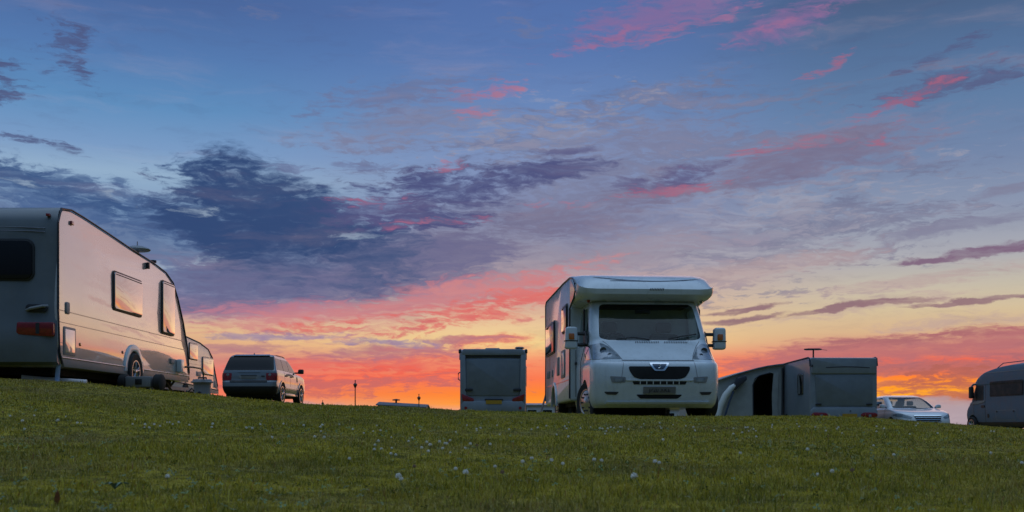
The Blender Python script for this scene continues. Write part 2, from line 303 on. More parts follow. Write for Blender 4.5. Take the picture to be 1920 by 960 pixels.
# ------------------------------------------------------------------ mesh building
class MB:
    def __init__(s): s.b = bmesh.new()
    def _bev(s, geom_edges, w, seg=2):
        if w > 0: bmesh.ops.bevel(s.b, geom=geom_edges, offset=w, segments=seg, profile=.5, affect='EDGES', clamp_overlap=True)
    def poly(s, pts, d, bevel=0.0, seg=2, side_only=False):
        """closed outline pts (3d) extruded by the vector d"""
        vs = [s.b.verts.new(p) for p in pts]; f = s.b.faces.new(vs)
        r = bmesh.ops.extrude_face_region(s.b, geom=[f]); nv = [g for g in r['geom'] if isinstance(g, bmesh.types.BMVert)]
        bmesh.ops.translate(s.b, verts=nv, vec=d)
        fs = set(); allv = set(vs) | set(nv)
        for v in allv:
            for q in v.link_faces: fs.add(q)
        bmesh.ops.recalc_face_normals(s.b, faces=list(fs))
        if bevel:
            cap = [e for v in allv for e in v.link_edges]
            es = {e for e in cap if (e.verts[0] in vs) == (e.verts[1] in vs)}   # the two outlines
            s._bev(list(es), bevel, seg)
        return s
    def px(s, prof, x0, x1, bevel=0.0, seg=2): return s.poly([(x0, y, z) for y, z in prof], Vector((x1 - x0, 0, 0)), bevel, seg)
    def py(s, prof, y0, y1, bevel=0.0, seg=2): return s.poly([(x, y0, z) for x, z in prof], Vector((0, y1 - y0, 0)), bevel, seg)
    def pz(s, prof, z0, z1, bevel=0.0, seg=2): return s.poly([(x, y, z0) for x, y in prof], Vector((0, 0, z1 - z0)), bevel, seg)
    def box(s, x0, x1, y0, y1, z0, z1, bevel=0.0, seg=2):
        r = bmesh.ops.create_cube(s.b, size=1.0); vs = r['verts']
        for v in vs: v.co = Vector(((x0 + x1) / 2 + v.co.x * (x1 - x0), (y0 + y1) / 2 + v.co.y * (y1 - y0), (z0 + z1) / 2 + v.co.z * (z1 - z0)))
        if bevel: s._bev(list({e for v in vs for e in v.link_edges}), bevel, seg)
        return s
    def tube(s, pts, r, n=8, cap=True):
        pts = [Vector(p) for p in pts]; rr = r if isinstance(r, (list, tuple)) else [r] * len(pts); rings = []
        up = Vector((0, 0, 1))
        for i, p in enumerate(pts):
            t = (pts[min(i + 1, len(pts) - 1)] - pts[max(i - 1, 0)]).normalized()
            a = t.cross(up)
            if a.length < .05: a = t.cross(Vector((1, 0, 0)))
            a.normalize(); c = a.cross(t)
            rings.append([s.b.verts.new(p + rr[i] * (math.cos(q) * a + math.sin(q) * c)) for q in (2 * math.pi * j / n for j in range(n))])
        for A, B in zip(rings, rings[1:]):
            for j in range(n): s.b.faces.new((A[j], A[(j + 1) % n], B[(j + 1) % n], B[j]))
        if cap: s.b.faces.new(rings[0]); s.b.faces.new(rings[-1][::-1])
        return s
    def lathe(s, prof, c, axis='x', n=32, close=True):
        """prof: (radius, along) pairs"""
        rings = []
        for r, t in prof:
            ring = []
            for j in range(n):
                q = 2 * math.pi * j / n; a, b = r * math.cos(q), r * math.sin(q)
                p = {'x': (t, a, b), 'y': (a, t, b), 'z': (a, b, t)}[axis]
                ring.append(s.b.verts.new((c[0] + p[0], c[1] + p[1], c[2] + p[2])))
            rings.append(ring)
        for A, B in zip(rings, rings[1:]):
            for j in range(n): s.b.faces.new((A[j], A[(j + 1) % n], B[(j + 1) % n], B[j]))
        if close:
            s.b.faces.new(rings[0]); s.b.faces.new(rings[-1][::-1])
        return s
    def loft(s, rings, closed=True, caps=True):
        V = [[s.b.verts.new(p) for p in r] for r in rings]
        n = len(V[0])
        for A, B in zip(V, V[1:]):
            for j in range(n if closed else n - 1):
                s.b.faces.new((A[j], A[(j + 1) % n], B[(j + 1) % n], B[j]))
        if caps: s.b.faces.new(V[0][::-1]); s.b.faces.new(V[-1])
        return s
    def mesh(s, name, sharp=32):
        bmesh.ops.recalc_face_normals(s.b, faces=s.b.faces[:])
        me = bpy.data.meshes.new(name); s.b.to_mesh(me); s.b.free()
        me.polygons.foreach_set('use_smooth', [True] * len(me.polygons)); me.set_sharp_from_angle(angle=math.radians(sharp))
        return me
    def build(s, name, mat, parent=None, label=None, sharp=32):
        return link(name, s.mesh(name, sharp), mat, parent, label)
def link(name, me, mat, parent=None, label=None):
    me.materials.clear(); me.materials.append(M[mat] if isinstance(mat, str) else mat)
    o = bpy.data.objects.new(name, me); COL.objects.link(o)
    if parent is not None: o.parent = parent
    if label: o['label'] = label
    return o
def thing(name, label, cat, loc=(0, 0, 0), rz=0.0, group=None):
    o = bpy.data.objects.new(name, None); COL.objects.link(o); o.empty_display_size = .3
    o.location = loc; o.rotation_euler = (0, 0, rz)
    return tag(o, label, cat, group)
def tag(o, label, cat, group=None):
    o['label'] = label; o['category'] = cat
    if group: o['group'] = group
    return o
def rr(cx, cz, w, h, r, n=5):
    """rounded rectangle outline"""
    out = []
    for sx, sz, a0 in ((1, 1, 0), (-1, 1, 90), (-1, -1, 180), (1, -1, 270)):
        for i in range(n + 1):
            a = math.radians(a0 + 90 * i / n)
            out.append((cx + sx * (w / 2 - r) + r * math.cos(a), cz + sz * (h / 2 - r) + r * math.sin(a)))
    return out
def smooth_poly(pts, r, n=4):
    """round every corner of a closed outline"""
    out = []; N = len(pts)
    for i in range(N):
        a, b, c = Vector(pts[i - 1]), Vector(pts[i]), Vector(pts[(i + 1) % N])
        la, lc = (a - b).length, (c - b).length; d = min(r, la * .45, lc * .45)
        p, q = b + (a - b) / la * d, b + (c - b) / lc * d
        for j in range(n + 1):
            t = j / n; out.append(tuple((1 - t) ** 2 * p + 2 * t * (1 - t) * b + t * t * q))
    return out
def pchip(xs, ys, x):
    """monotone cubic interpolation, numpy"""
    xs, ys = np.asarray(xs, float), np.asarray(ys, float); h = np.diff(xs); dl = np.diff(ys) / h
    m = np.zeros_like(ys); m[0], m[-1] = dl[0], dl[-1]
    for i in range(1, len(ys) - 1):
        if dl[i - 1] * dl[i] > 0:
            w1, w2 = 2 * h[i] + h[i - 1], h[i] + 2 * h[i - 1]; m[i] = (w1 + w2) / (w1 / dl[i - 1] + w2 / dl[i])
    x = np.asarray(x, float); i = np.clip(np.searchsorted(xs, x) - 1, 0, len(xs) - 2)
    t = (x - xs[i]) / h[i]
    y = (1 + 2 * t) * (1 - t) ** 2 * ys[i] + t * (1 - t) ** 2 * h[i] * m[i] + t * t * (3 - 2 * t) * ys[i + 1] + t * t * (t - 1) * h[i] * m[i + 1]
    y = np.where(x < xs[0], ys[0] + m[0] * (x - xs[0]), y); y = np.where(x > xs[-1], ys[-1] + m[-1] * (x - xs[-1]), y)
    return y
def plan_loft(levels, fine=4, na=6, off=0.0):
    """body skin from plan outlines at rising heights.  level: z, y_rear, y_front, half width rear, half width front, corner radius rear, corner radius front"""
    L = np.array(levels, float); K = len(L); tt = np.linspace(0, K - 1, (K - 1) * fine + 1)
    cols = [pchip(np.arange(K), L[:, j], tt) for j in range(7)]
    rings = []
    for z, ya, yb, ha, hb, ra, rb in zip(*cols):
        ya -= off; yb += off; ha += off; hb += off
        ra, rb = min(ra, ha * .95), min(rb, hb * .95); ring = []
        def arc(cx, cy, r, a0):
            for i in range(na + 1):
                a = math.radians(a0 + 90 * i / na); ring.append((cx + r * math.cos(a), cy + r * math.sin(a), z))
        def seg(p, q, n):
            for i in range(1, n): ring.append((p[0] + (q[0] - p[0]) * i / n, p[1] + (q[1] - p[1]) * i / n, z))
        arc(hb - rb, yb - rb, rb, 0); seg((hb - rb, yb), (-hb + rb, yb), 7)
        arc(-hb + rb, yb - rb, rb, 90); seg((-hb, yb - rb), (-ha, ya + ra), 16)
        arc(-ha + ra, ya + ra, ra, 180); seg((-ha + ra, ya), (ha - ra, ya), 7)
        arc(ha - ra, ya + ra, ra, 270); seg((ha, ya + ra), (hb, yb - rb), 16)
        rings.append(ring)
    return rings
def evaluated(me, mods):
    """run a list of modifiers over a mesh and return the result"""
    o = bpy.data.objects.new('work', me); COL.objects.link(o)
    for typ, kw in mods:
        md = o.modifiers.new(typ, typ)
        for a, v in kw.items(): setattr(md, a, v)
    dg = bpy.context.evaluated_depsgraph_get(); dg.update()
    out = bpy.data.meshes.new_from_object(o.evaluated_get(dg)); bpy.data.objects.remove(o)
    return out
def cut(me, cutters, op='DIFFERENCE', pre=()):
    tmp = []; mods = list(pre)
    for c in cutters:
        o = bpy.data.objects.new('cutter', c); COL.objects.link(o); tmp.append(o)
        mods.append(('BOOLEAN', dict(object=o, operation=op, solver='EXACT')))
    r = evaluated(me, mods)
    for o in tmp: bpy.data.objects.remove(o)
    r.polygons.foreach_set('use_smooth', [True] * len(r.polygons)); r.set_sharp_from_angle(angle=math.radians(30))
    return r
def skin(levels, off=0.0, fine=4): return MB().loft(plan_loft(levels, fine, off=off)).mesh('skin')
def cyl_x(y, z, r, x0, x1, n=32): return MB().lathe([(r, x0), (r, x1)], (0, y, z), 'x', n).mesh('c')

def wheel(root, x, y, z, r, w, out, style='alloy', rimfrac=.66, spokes=5):
    """a tyre with its rim; out = +1 / -1: the side that faces outwards"""
    h = w / 2
    t = MB().lathe([(r * rimfrac, -h * .9), (r * .93, -h), (r * .985, -h * .8), (r, -h * .45), (r, h * .45), (r * .985, h * .8), (r * .93, h), (r * rimfrac, h * .9), (r * rimfrac * .97, 0), (r * rimfrac, -h * .9)], (x, y, z), 'x', 40, close=False)
    wo = t.build('wheel', 'rubber', root, sharp=50)
    R = r * rimfrac; m = MB(); f = x + out * h * .92
    m.lathe([(R, -out * h * 1.5), (R * 1.02, 0), (R * .93, 0.0), (R * .9, -out * .05), (R * .86, -out * h * 1.3)], (f, y, z), 'x', 40, close=False)
    if style == 'cap':                                 # pressed wheel trim with a ring of holes
        m.lathe([(R * .93, 0), (R * .78, out * .012), (R * .5, out * .006), (R * .3, out * .022), (R * .08, out * .028), (.001, out * .028)], (f - out * .01, y, z), 'x', 40, close=False)
        o = m.build('rim', 'gplastic' if style != 'cap' else 'alloy', wo)
        hl = MB()
        for i in range(10):
            a = 2 * math.pi * i / 10; MB().lathe([(R * .07, 0), (R * .07, out * .012)], (f + out * .001, y + R * .64 * math.cos(a), z + R * .64 * math.sin(a)), 'x', 10).build('trim_hole', 'black', wo)
        return wo
    m.lathe([(R * .2, -out * .03), (R * .2, -out * .002), (R * .1, out * .006), (.001, out * .006)], (f, y, z), 'x', 20, close=False)
    for i in range(spokes):
        a = 2 * math.pi * (i + .25) / spokes; ca, sa = math.cos(a), math.sin(a)
        for da in ((-.16, .16) if style == 'alloy' else (0,)):
            a2 = a + da
            m.tube([(f - out * .015, y + R * .15 * ca, z + R * .15 * sa), (f - out * .012, y + R * .92 * math.cos(a2), z + R * .92 * math.sin(a2))], R * .085, 6)
    m.build('rim', 'alloy', wo)
    MB().lathe([(R * .88, 0), (R * .88, -out * .01)], (f - out * h * .9, y, z), 'x', 24).build('brake_disc', 'under', wo)
    return wo
FONT = None
def text_mesh(s, size, name, mat, parent, loc, rot, depth=.002):
    cu = bpy.data.curves.new(name, 'FONT'); cu.body = s; cu.size = size; cu.extrude = depth; cu.align_x = 'CENTER'; cu.align_y = 'CENTER'
    o = bpy.data.objects.new(name, cu); COL.objects.link(o); dg = bpy.context.evaluated_depsgraph_get(); dg.update()
    me = bpy.data.meshes.new_from_object(o.evaluated_get(dg)); bpy.data.objects.remove(o)
    me.transform(Matrix.Translation(loc) @ Euler(rot).to_matrix().to_4x4())
    return link(name, me, mat, parent)
# ------------------------------------------------------------------ the ground: a lawn that rises to a low crest, then levels off
CX = [-60, -30, -14, -9, -6.24, -5.2, -4.29, -3.57, -2.83, -2.34, -1.69, -1.04, -.65, .13, .91, 2.47, 3.5, 4.42, 5.33, 6.24, 10, 14, 20, 60]
CZ = [1.8, 1.5, 1.05, .77, .565, .50, .405, .312, .262, .25, .238, .205, .175, .15, .13, .11, .104, .085, .01, -.052, -.22, -.36, -.40, -.6]
YC = 13.0
def ground_z(X, Y):
    X, Y = np.asarray(X, float), np.asarray(Y, float)
    C = pchip(CX, CZ, np.clip(X, -60, 60)) - .022
    z0 = -.30 + .3 * (np.clip(C, -.4, .8) - .19)
    u = np.clip(Y / YC, 0, 1); z = z0 + (C - z0) * u ** 1.5
    s = np.clip((Y - YC) / 9, 0, 1); s = s * s * (3 - 2 * s)
    z = z - s * .12 * np.clip((X + 4) / 6, 0, 1)
    far = np.clip(Y - 62, 0, 400); z = z - (far / 60) ** 1.2 * .9
    z = z + .012 * np.sin(X * 1.7 + .6 * Y) * np.sin(Y * 1.1 - .4 * X) * np.clip(Y / 3, 0, 1)
    return z
def gz(x, y): return float(ground_z(x, y))

def lawn_material(name, blade):
    m = bpy.data.materials.new(name); m.use_nodes = True; k = NT(m.node_tree); b = m.node_tree.nodes['Principled BSDF']
    pos = k.node('ShaderNodeNewGeometry').outputs['Position']
    big = k.noise(pos, .55, 4.0, .6); mid = k.noise(pos, 2.6, 4.0, .6); sm = k.noise(pos, 11.0, 3.0, .6)
    c = k.mix(k.rng(mid, .3, .7), lin('#a4942e'), lin('#d0ba42'))
    c = k.mix(k.rng(sm, .35, .75, 0, .6), c, lin('#5f6a1c'))
    c = k.mix(k.rng(k.noise(k.mapping(pos, sc=(1, 2.2, 1)), 1.3, 4.0, .62), .52, .70, 0, .6), c, lin('#46501a'))
    c = k.mix(k.rng(big, .47, .68, 0, .8), c, lin('#9c8850'))           # drier, browner patches
    if blade:
        at = k.node('ShaderNodeAttribute', attribute_name='tone').outputs['Fac']
        c = k.mix(k.rng(at, 0.0, .5, .9, 0.0), c, lin('#525f1c'))
        c = k.mix(k.rng(at, .70, .86, 0, .75), c, lin('#bab43e'))
        c = k.mix(k.rng(at, .90, .93, 0, .85), c, lin('#c0b074'))       # dead, straw-coloured blades
        c = k.mix(k.rng(at, .985, .99, 0, .9), c, lin('#8a4a2c'))
        b.inputs['Roughness'].default_value = .5
        trn = k.node('ShaderNodeBsdfTranslucent'); k.put(trn.inputs[0], c)
        mx = k.node('ShaderNodeMixShader'); mx.inputs[0].default_value = .38
        o = m.node_tree.nodes['Material Output']; k.put(b.inputs['Base Color'], c)
        k.l.new(b.outputs[0], mx.inputs[1]); k.l.new(trn.outputs[0], mx.inputs[2]); k.l.new(mx.outputs[0], o.inputs[0])
        b.inputs['Specular IOR Level'].default_value = .25
    else:
        c = k.mix(k.rng(sm, .4, .6, .2, .7), c, lin('#4a4228'))
        k.put(b.inputs['Base Color'], c); b.inputs['Roughness'].default_value = .95; b.inputs['Specular IOR Level'].default_value = .1
        bn = k.node('ShaderNodeBump'); bn.inputs['Strength'].default_value = .8; bn.inputs['Distance'].default_value = .03
        k.put(bn.inputs['Height'], k.noise(pos, 55.0, 5.0, .7)); k.put(b.inputs['Normal'], bn.outputs[0])
    return m

def build_ground():
    ys = np.concatenate([np.linspace(-300, -6, 18), np.arange(-5, 30, .25), np.arange(30, 70, 1.0), np.linspace(70, 460, 40)])
    xs = np.concatenate([np.linspace(-500, -32, 20), np.arange(-30, 30.1, .4), np.linspace(32, 500, 20)])
    X, Y = np.meshgrid(xs, ys); Z = ground_z(X, Y)
    nx, ny = len(xs), len(ys); co = np.stack([X, Y, Z], -1).reshape(-1, 3)
    i = np.arange(nx * ny).reshape(ny, nx); q = np.stack([i[:-1, :-1], i[:-1, 1:], i[1:, 1:], i[1:, :-1]], -1).reshape(-1, 4)
    me = bpy.data.meshes.new('ground'); me.from_pydata(co.tolist(), [], q.tolist()); me.polygons.foreach_set('use_smooth', [True] * len(me.polygons))
    g = link('ground', me, lawn_material('lawn_soil', False)); g['kind'] = 'structure'
    sm = MB().box(-9000, 9000, -3000, 15000, -9.2, -9.0).build('sea', principled('sea_water', (.10, .12, .14), .18, bump=.6, bscale=.6)); sm['kind'] = 'structure'

def build_grass():
    rs = np.random.RandomState(3)
    def zone(n, y0, y1, power, pad, h0, h1, wfun, name):
        q = rs.rand(n); Y = (y0 ** power + q * (y1 ** power - y0 ** power)) ** (1 / power)
        X = (rs.rand(n) * 2 - 1) * (.50 * Y + pad)
        # clumps: move blades towards clump centres and vary the height by patch
        cl = 1.4 * np.sin(X * 9.1 + 3 * np.sin(Y * 4.3)) * np.sin(Y * 8.3 + 2 * np.sin(X * 5.1))
        H = (h0 + (h1 - h0) * rs.rand(n) ** 1.6) * (1 + .28 * cl)
        H *= 1 + .35 * np.sin(X * 1.3 + 1.1) * np.sin(Y * 1.9 + .3)
        tall = rs.rand(n) < .012; H[tall] *= 1.9
        Wd = wfun(Y) * (.7 + .6 * rs.rand(n)); Wd[tall] *= .7
        Z = ground_z(X, Y) - .004
        a = rs.rand(n) * 2 * np.pi; lean = rs.rand(n) ** .8 * 1.15; la = rs.rand(n) * 2 * np.pi
        ux, uy = np.cos(a), np.sin(a); lx, ly = np.cos(la) * lean, np.sin(la) * lean
        co = np.zeros((n, 5, 3), np.float32)
        base = np.stack([X, Y, Z], -1); u = np.stack([ux, uy, 0 * X], -1) * (Wd / 2)[:, None]
        mid = base + np.stack([lx * H * .28, ly * H * .28, H * .55], -1)
        tip = base + np.stack([lx * H, ly * H, H * (1 - .42 * lean)], -1)
        co[:, 0] = base - u; co[:, 1] = base + u; co[:, 2] = mid + u * .75; co[:, 3] = mid - u * .75; co[:, 4] = tip
        tone = np.repeat(rs.rand(n).astype(np.float32), 5)
        return co, tone
    def mesh_from(name, co, tone, mat):
        n = len(co); me = bpy.data.meshes.new(name); me.vertices.add(n * 5); me.vertices.foreach_set('co', co.reshape(-1))
        me.loops.add(n * 7); me.polygons.add(n * 2)
        b = np.arange(n)[:, None] * 5
        li = np.concatenate([b + np.array([[0, 1, 2, 3]]), b + np.array([[3, 2, 4]])], 1).astype(np.int32)
        me.loops.foreach_set('vertex_index', li.reshape(-1))
        st = (np.arange(n)[:, None] * 7 + np.array([[0, 4]])).astype(np.int32); me.polygons.foreach_set('loop_start', st.reshape(-1))
        me.update(calc_edges=True)
        at = me.attributes.new('tone', 'FLOAT', 'POINT'); at.data.foreach_set('value', tone)
        me.polygons.foreach_set('use_smooth', [True] * len(me.polygons))
        o = link(name, me, mat); o['kind'] = 'stuff'
        return o
    tuft = zone(9000, 1.2, 6.0, 1.5, 1.0, .034, .060, lambda y: .0026 + .0004 * y, 't')
    # coarse tufts gathered round a few hundred centres
    co_t, tone_t = tuft; cen = co_t[::30, 0].copy(); idx = rs.randint(0, len(cen), len(co_t))
    new = cen[idx] + np.concatenate([rs.randn(len(co_t), 2) * .030, np.zeros((len(co_t), 1))], 1)
    new[:, 2] = ground_z(new[:, 0], new[:, 1]) - .004
    co_t += (new - (co_t[:, 0] + co_t[:, 1]) / 2)[:, None, :]
    parts = [(co_t, tone_t), zone(210000, 1.1, 5.5, 1.4, 1.2, .014, .036, lambda y: .0018 + .0003 * y, 'n'),
             zone(290000, 5.0, 13.6, 1.3, 1.6, .014, .034, lambda y: .0018 + .0006 * y, 'm'),
             zone(60000, 13.4, 30.0, 1.2, 2.0, .022, .042, lambda y: .006 + .0010 * y, 'f')]
    co = np.concatenate([p[0] for p in parts]); tone = np.concatenate([p[1] for p in parts])
    mesh_from('grass', co, tone, lawn_material('grass_blades', True))
    # clover leaves: flat trefoils among the blades
    n = 9000; Y = (1.3 ** 1.3 + rs.rand(n) * (12 ** 1.3 - 1.3 ** 1.3)) ** (1 / 1.3); X = (rs.rand(n) * 2 - 1) * (.5 * Y + 1)
    keep = (np.sin(X * 1.9 + .7) * np.sin(Y * 1.5 + X * .6) + .5 * rs.randn(n)) > .15; X, Y = X[keep], Y[keep]; n = len(X)
    Z = ground_z(X, Y) + .014 + .022 * rs.rand(n); V = []; F = []
    for x, y, z in zip(X, Y, Z):
        a0 = rs.rand() * 6.28; r = .006 + .006 * rs.rand(); tl = rs.randn(2) * .35
        for j in range(3):
            a = a0 + j * 2.094; b0 = len(V)
            for rad, da in ((.1, 0), (.75, -.55), (1.15, -.3), (1.05, 0), (1.15, .3), (.75, .55)):
                dx, dy = r * rad * math.cos(a + da), r * rad * math.sin(a + da); V.append((x + dx, y + dy, z + dx * tl[0] + dy * tl[1]))
            F.append(tuple(range(b0, b0 + 6)))
    me = bpy.data.meshes.new('clover_leaves'); me.from_pydata(V, [], F)
    o = link('clover_leaves', me, principled('clover_leaf', (.11, .17, .05), .6, var=.4, vscale=2.0)); o['kind'] = 'stuff'
build_ground()
build_grass()
# ------------------------------------------------------------------ caravans (local: x right, y forwards = away from the camera, z up from its ground)
def side_window(root, x, y0, y1, z0, z1, sx, glass='acryl', r=.05, name='window'):
    f = MB().px(rr((y0 + y1) / 2, (z0 + z1) / 2, y1 - y0 + .05, z1 - z0 + .05, r + .02), x - sx * .01, x + sx * .018, .006).build(name, 'black', root)
    g = MB().px(rr((y0 + y1) / 2, (z0 + z1) / 2, y1 - y0, z1 - z0, r), x + sx * .012, x + sx * .034, .010, 3).build('pane', glass, f)
    MB().tube([(x + sx * .036, y0 + .04, z1 - .03), (x + sx * .036, y1 - .04, z1 - .03)], .006, 5).build('hinge_rail', 'rail', f)
    return f
def rear_window(root, y, x0, x1, z0, z1, r=.09, name='rear_window'):
    f = MB().py(rr((x0 + x1) / 2, (z0 + z1) / 2, x1 - x0 + .05, z1 - z0 + .05, r + .02), y + .01, y - .012, .005).build(name, 'black', root)
    MB().py(rr((x0 + x1) / 2, (z0 + z1) / 2, x1 - x0, z1 - z0, r), y - .008, y - .028, .008, 3).build('pane', 'dglass', f)
    return f
def caravan_body(root, prof, W, side_mat, rear_mat, y_rear, r=.07):
    """side profile pulled across the width with rounded edges; the rear moulding is a separate panel, shade in its colour"""
    P = smooth_poly(prof, .10, 4)
    b = MB().px(P, -W / 2, W / 2, r, 3).build('body', side_mat, root, sharp=40)
    return b
def awning_rails(root, path, W, r=.015):
    for s in (-1, 1):
        MB().tube([(s * (W / 2 + .004), y, z) for y, z in path], r, 8).build('awning_rail', 'rail', root)
def undercarriage(root, W, y0, y1, zf, yw, rw=.31, style='alloy', both=True):
    MB().box(-W / 2 + .25, W / 2 - .25, y0 + .3, y1 - .2, zf - .10, zf + .06).build('chassis', 'under', root)
    MB().tube([(-W / 2 + .2, yw, rw), (W / 2 - .2, yw, rw)], .04, 8).build('axle', 'under', root)
    for s in (-1, 1): wheel(root, s * (W / 2 - .12), yw, rw, rw, .19, s, style, .60, 5)
    fr = MB()
    for s in (-1, 1): fr.tube([(s * .55, y1 - .3, zf - .02), (.0, y1 + 1.15, zf + .02)], .035, 6)
    a = fr.build('tow_frame', 'black', root)
    MB().tube([(0, y1 + 1.1, zf + .03), (0, y1 + 1.4, zf + .06)], .04, 8).build('hitch', 'black', root)
    j = MB().tube([(.12, y1 + .95, .10), (.12, y1 + .95, zf + .3)], .025, 8).build('jockey_wheel', 'black', root)
    MB().lathe([(.10, -.035), (.10, .035)], (.12, y1 + .95, .10), 'x', 18).build('tyre', 'rubber', j)
def steady(root, x, y, zf, mat='black', sx=1):
    m = MB().tube([(x, y, zf), (x - sx * .03, y + .02, .03)], .032, 8); m.box(x - sx * .03 - .08, x - sx * .03 + .08, y - .06, y + .1, 0.0, .03, .006)
    m.build('corner_steady', mat, root)
def steady_v(root, x, y, zf):
    m = MB().tube([(x, y - .45, zf), (x, y + .12, .03)], .026, 6); m.tube([(x, y + .16, zf), (x, y - .12, zf * .5)], .022, 6)
    m.box(x - .08, x + .08, y + .04, y + .2, 0, .03, .006)
    m.build('corner_steady', 'black', root)

# ---- the big caravan on the left: its corner nearest us stands at X = -6.3
def big_caravan():
    W = 2.25; X0 = -6.3 - W / 2; Y0, Z0 = 17.2, .56
    t = thing('caravan', 'largest caravan at the left edge, its long glossy side mirroring the sunset', 'caravan', (X0, Y0, Z0), 0, 'caravans and motorhomes on the camp field')
    q = lambda *p: [(y - Y0, z - Z0) for y, z in p]
    roof = q((14.80, 2.80), (14.90, 3.01), (15.25, 3.055), (15.7, 3.035), (16.7, 2.965), (17.6, 2.895), (18.7, 2.83), (19.4, 2.755), (19.82, 2.62), (20.10, 2.36), (20.42, 1.95), (20.70, 1.46), (20.80, 1.0), (20.79, .86))
    prof = roof + q((20.70, .82), (14.98, .80), (14.90, .88), (14.80, 1.06), (14.78, 1.6))
    b = caravan_body(t, prof, W, 'gloss', None, None, .035)
    awning_rails(t, q((14.93, .84), (14.84, 1.0), (14.80, 1.6)) + roof, W)
    H = W / 2
    # rear moulding: shade put into its dark grey, bowed, with the raised window surround
    rp = MB(); rings = []
    for x, d in ((-H + .01, 0), (-H + .06, .03), (-H + .2, .06), (-.5, .075), (0, .08), (.5, .075), (H - .2, .06), (H - .06, .03), (H - .01, 0)):
        yb = 14.80 - Y0
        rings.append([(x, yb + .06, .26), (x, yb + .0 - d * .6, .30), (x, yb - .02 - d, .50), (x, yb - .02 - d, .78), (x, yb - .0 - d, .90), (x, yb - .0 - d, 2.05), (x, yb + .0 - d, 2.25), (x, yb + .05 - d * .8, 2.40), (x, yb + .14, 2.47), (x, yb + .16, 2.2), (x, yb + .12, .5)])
    rp.loft(rings).build('rear_panel', 'grey', t, 'moulded rear panel, shade put into its grey', sharp=45)
    yb = 14.80 - Y0 - .085
    rear_window(t, yb + .01, -.81, .81, 1.44, 1.975, .10)
    ln = MB()
    for i in range(2):
        ln.tube([(x, yb + .012, 2.16 - .05 * i - .012 * (x / .9) ** 4) for x in np.linspace(-.98, .98, 14)], .006, 5)
    ln.build('trim_line', 'bline', t)
    for s in (-1, 1):
        l = MB().py(smooth_poly([(s * (H - .025), .845), (s * (H - .53), .85), (s * (H - .54), .70), (s * (H - .5), .672), (s * (H - .025), .645)], .03), yb + .075, yb - .012, .012).build('tail_lamp', 'red', t)
        MB().py(rr(s * (H - .24), .76, .05, .15, .01), yb - .008, yb - .018).build('lamp_divider', 'black', l)
        MB().tube([(s * (H - .12), yb + .03, 1.07), (s * (H - .16), yb - .03, 1.065), (s * (H - .33), yb - .04, 1.03), (s * (H - .40), yb + .01, 1.01)], .022, 8).build('grab_handle', 'gplastic', t)
        MB().py(rr(s * (H - .26), 1.04, .30, .11, .05), yb + .02, yb - .004, .003).build('handle_recess', 'black', t)
        MB().box(s * (H - .11) - .025, s * (H - .11) + .025, yb + .0, yb + .07, 2.31, 2.35, .008).build('marker_lamp', 'red', t)
    MB().py(rr(0, .52, .54, .12, .02), yb + .0, yb - .012).build('number_plate', 'plate_y', t)
    # the side that faces the sunset
    for s in (-1, 1):
        x = s * H
        sk = MB().px([(14.98 - Y0, .245), (20.72 - Y0, .255), (20.75 - Y0, .365), (14.90 - Y0, .365)], x - s * .02, x + s * .014, .004).build('skirt', 'gplastic', t)
        MB().tube([(x + s * .014, 14.9 - Y0, .372), (x + s * .014, 20.76 - Y0, .372)], .010, 6).build('skirt_trim', 'alu', t)
        for z, w_ in ((1.03, .006), (.865, .005)):
            MB().box(min(x, x + s * .003), max(x, x + s * .003), 14.86 - Y0, 20.5 - Y0 if z > 1 else 20.66 - Y0, z - w_, z + w_).build('decal_line', 'gline', t)
        side_window(t, x, 16.84 - Y0, 18.1 - Y0, 1.265, 1.845, s)
        side_window(t, x, 19.17 - Y0, 19.84 - Y0, 1.09, 2.01, s)
        hh = MB().px(rr(15.175 - Y0, .615, .41, .40, .03), x, x + s * .012, .004).build('locker_hatch', 'gplastic', t)
        MB().px(rr(15.175 - Y0, .615, .33, .33, .02), x + s * .012, x + s * .016, .002).build('hatch_panel', 'gloss', hh)
        MB().px(rr(15.10 - Y0, 1.08, .12, .17, .03), x, x + s * .02, .006).build('door_lock', 'gplastic', t)
        MB().px(rr(18.39 - Y0, 2.17, .07, .11, .015), x, x + s * .05, .01).build('awning_lamp', 'black', t)
        MB().px(rr(15.24 - Y0, 2.31, .09, .055, .01), x, x + s * .03, .008).build('marker_lamp', 'red', t)
        MB().px(rr(15.55 - Y0, .60, .05, .05, .02), x, x + s * .014, .004).build('side_reflector', 'orange', t)
        MB().px(rr(17.25 - Y0, .60, .05, .05, .02), x, x + s * .014, .004).build('side_reflector', 'red', t)
        sp = MB(); arc = [(17.74 - Y0 + r_ * math.cos(a), .30 + r_ * 1.05 * math.sin(a)) for r_, a in [(.44, math.pi * i / 14) for i in range(15)]] + [(17.74 - Y0 + .33 * math.cos(a), .30 + .35 * math.sin(a)) for a in [math.pi * (14 - i) / 14 for i in range(15)]]
        sp.px(arc, x - s * .03, x + s * .03, .012).build('wheel_spat', 'white', t)
        # the dark mouth of the wheel arch
        MB().px([(17.74 - Y0 + .335 * math.cos(math.pi * i / 14), .30 + .36 * math.sin(math.pi * i / 14)) for i in range(15)], x - s * .01, x + s * .003).build('wheel_well', 'under', t)
    undercarriage(t, W, 14.9 - Y0, 20.7 - Y0, .24, 17.74 - Y0, .31)
    for o in t.children:
        if o.name.startswith('wheel') and 'spat' not in o.name and 'well' not in o.name:
            for c in [o]: c.location.x += .085 if sum(v.co.x for v in c.data.vertices) > 0 else -.085
    steady(t, H - .05, 14.93 - Y0, .26, 'bluelit'); steady(t, -H + .15, 14.98 - Y0, .26, 'bluelit', -1)
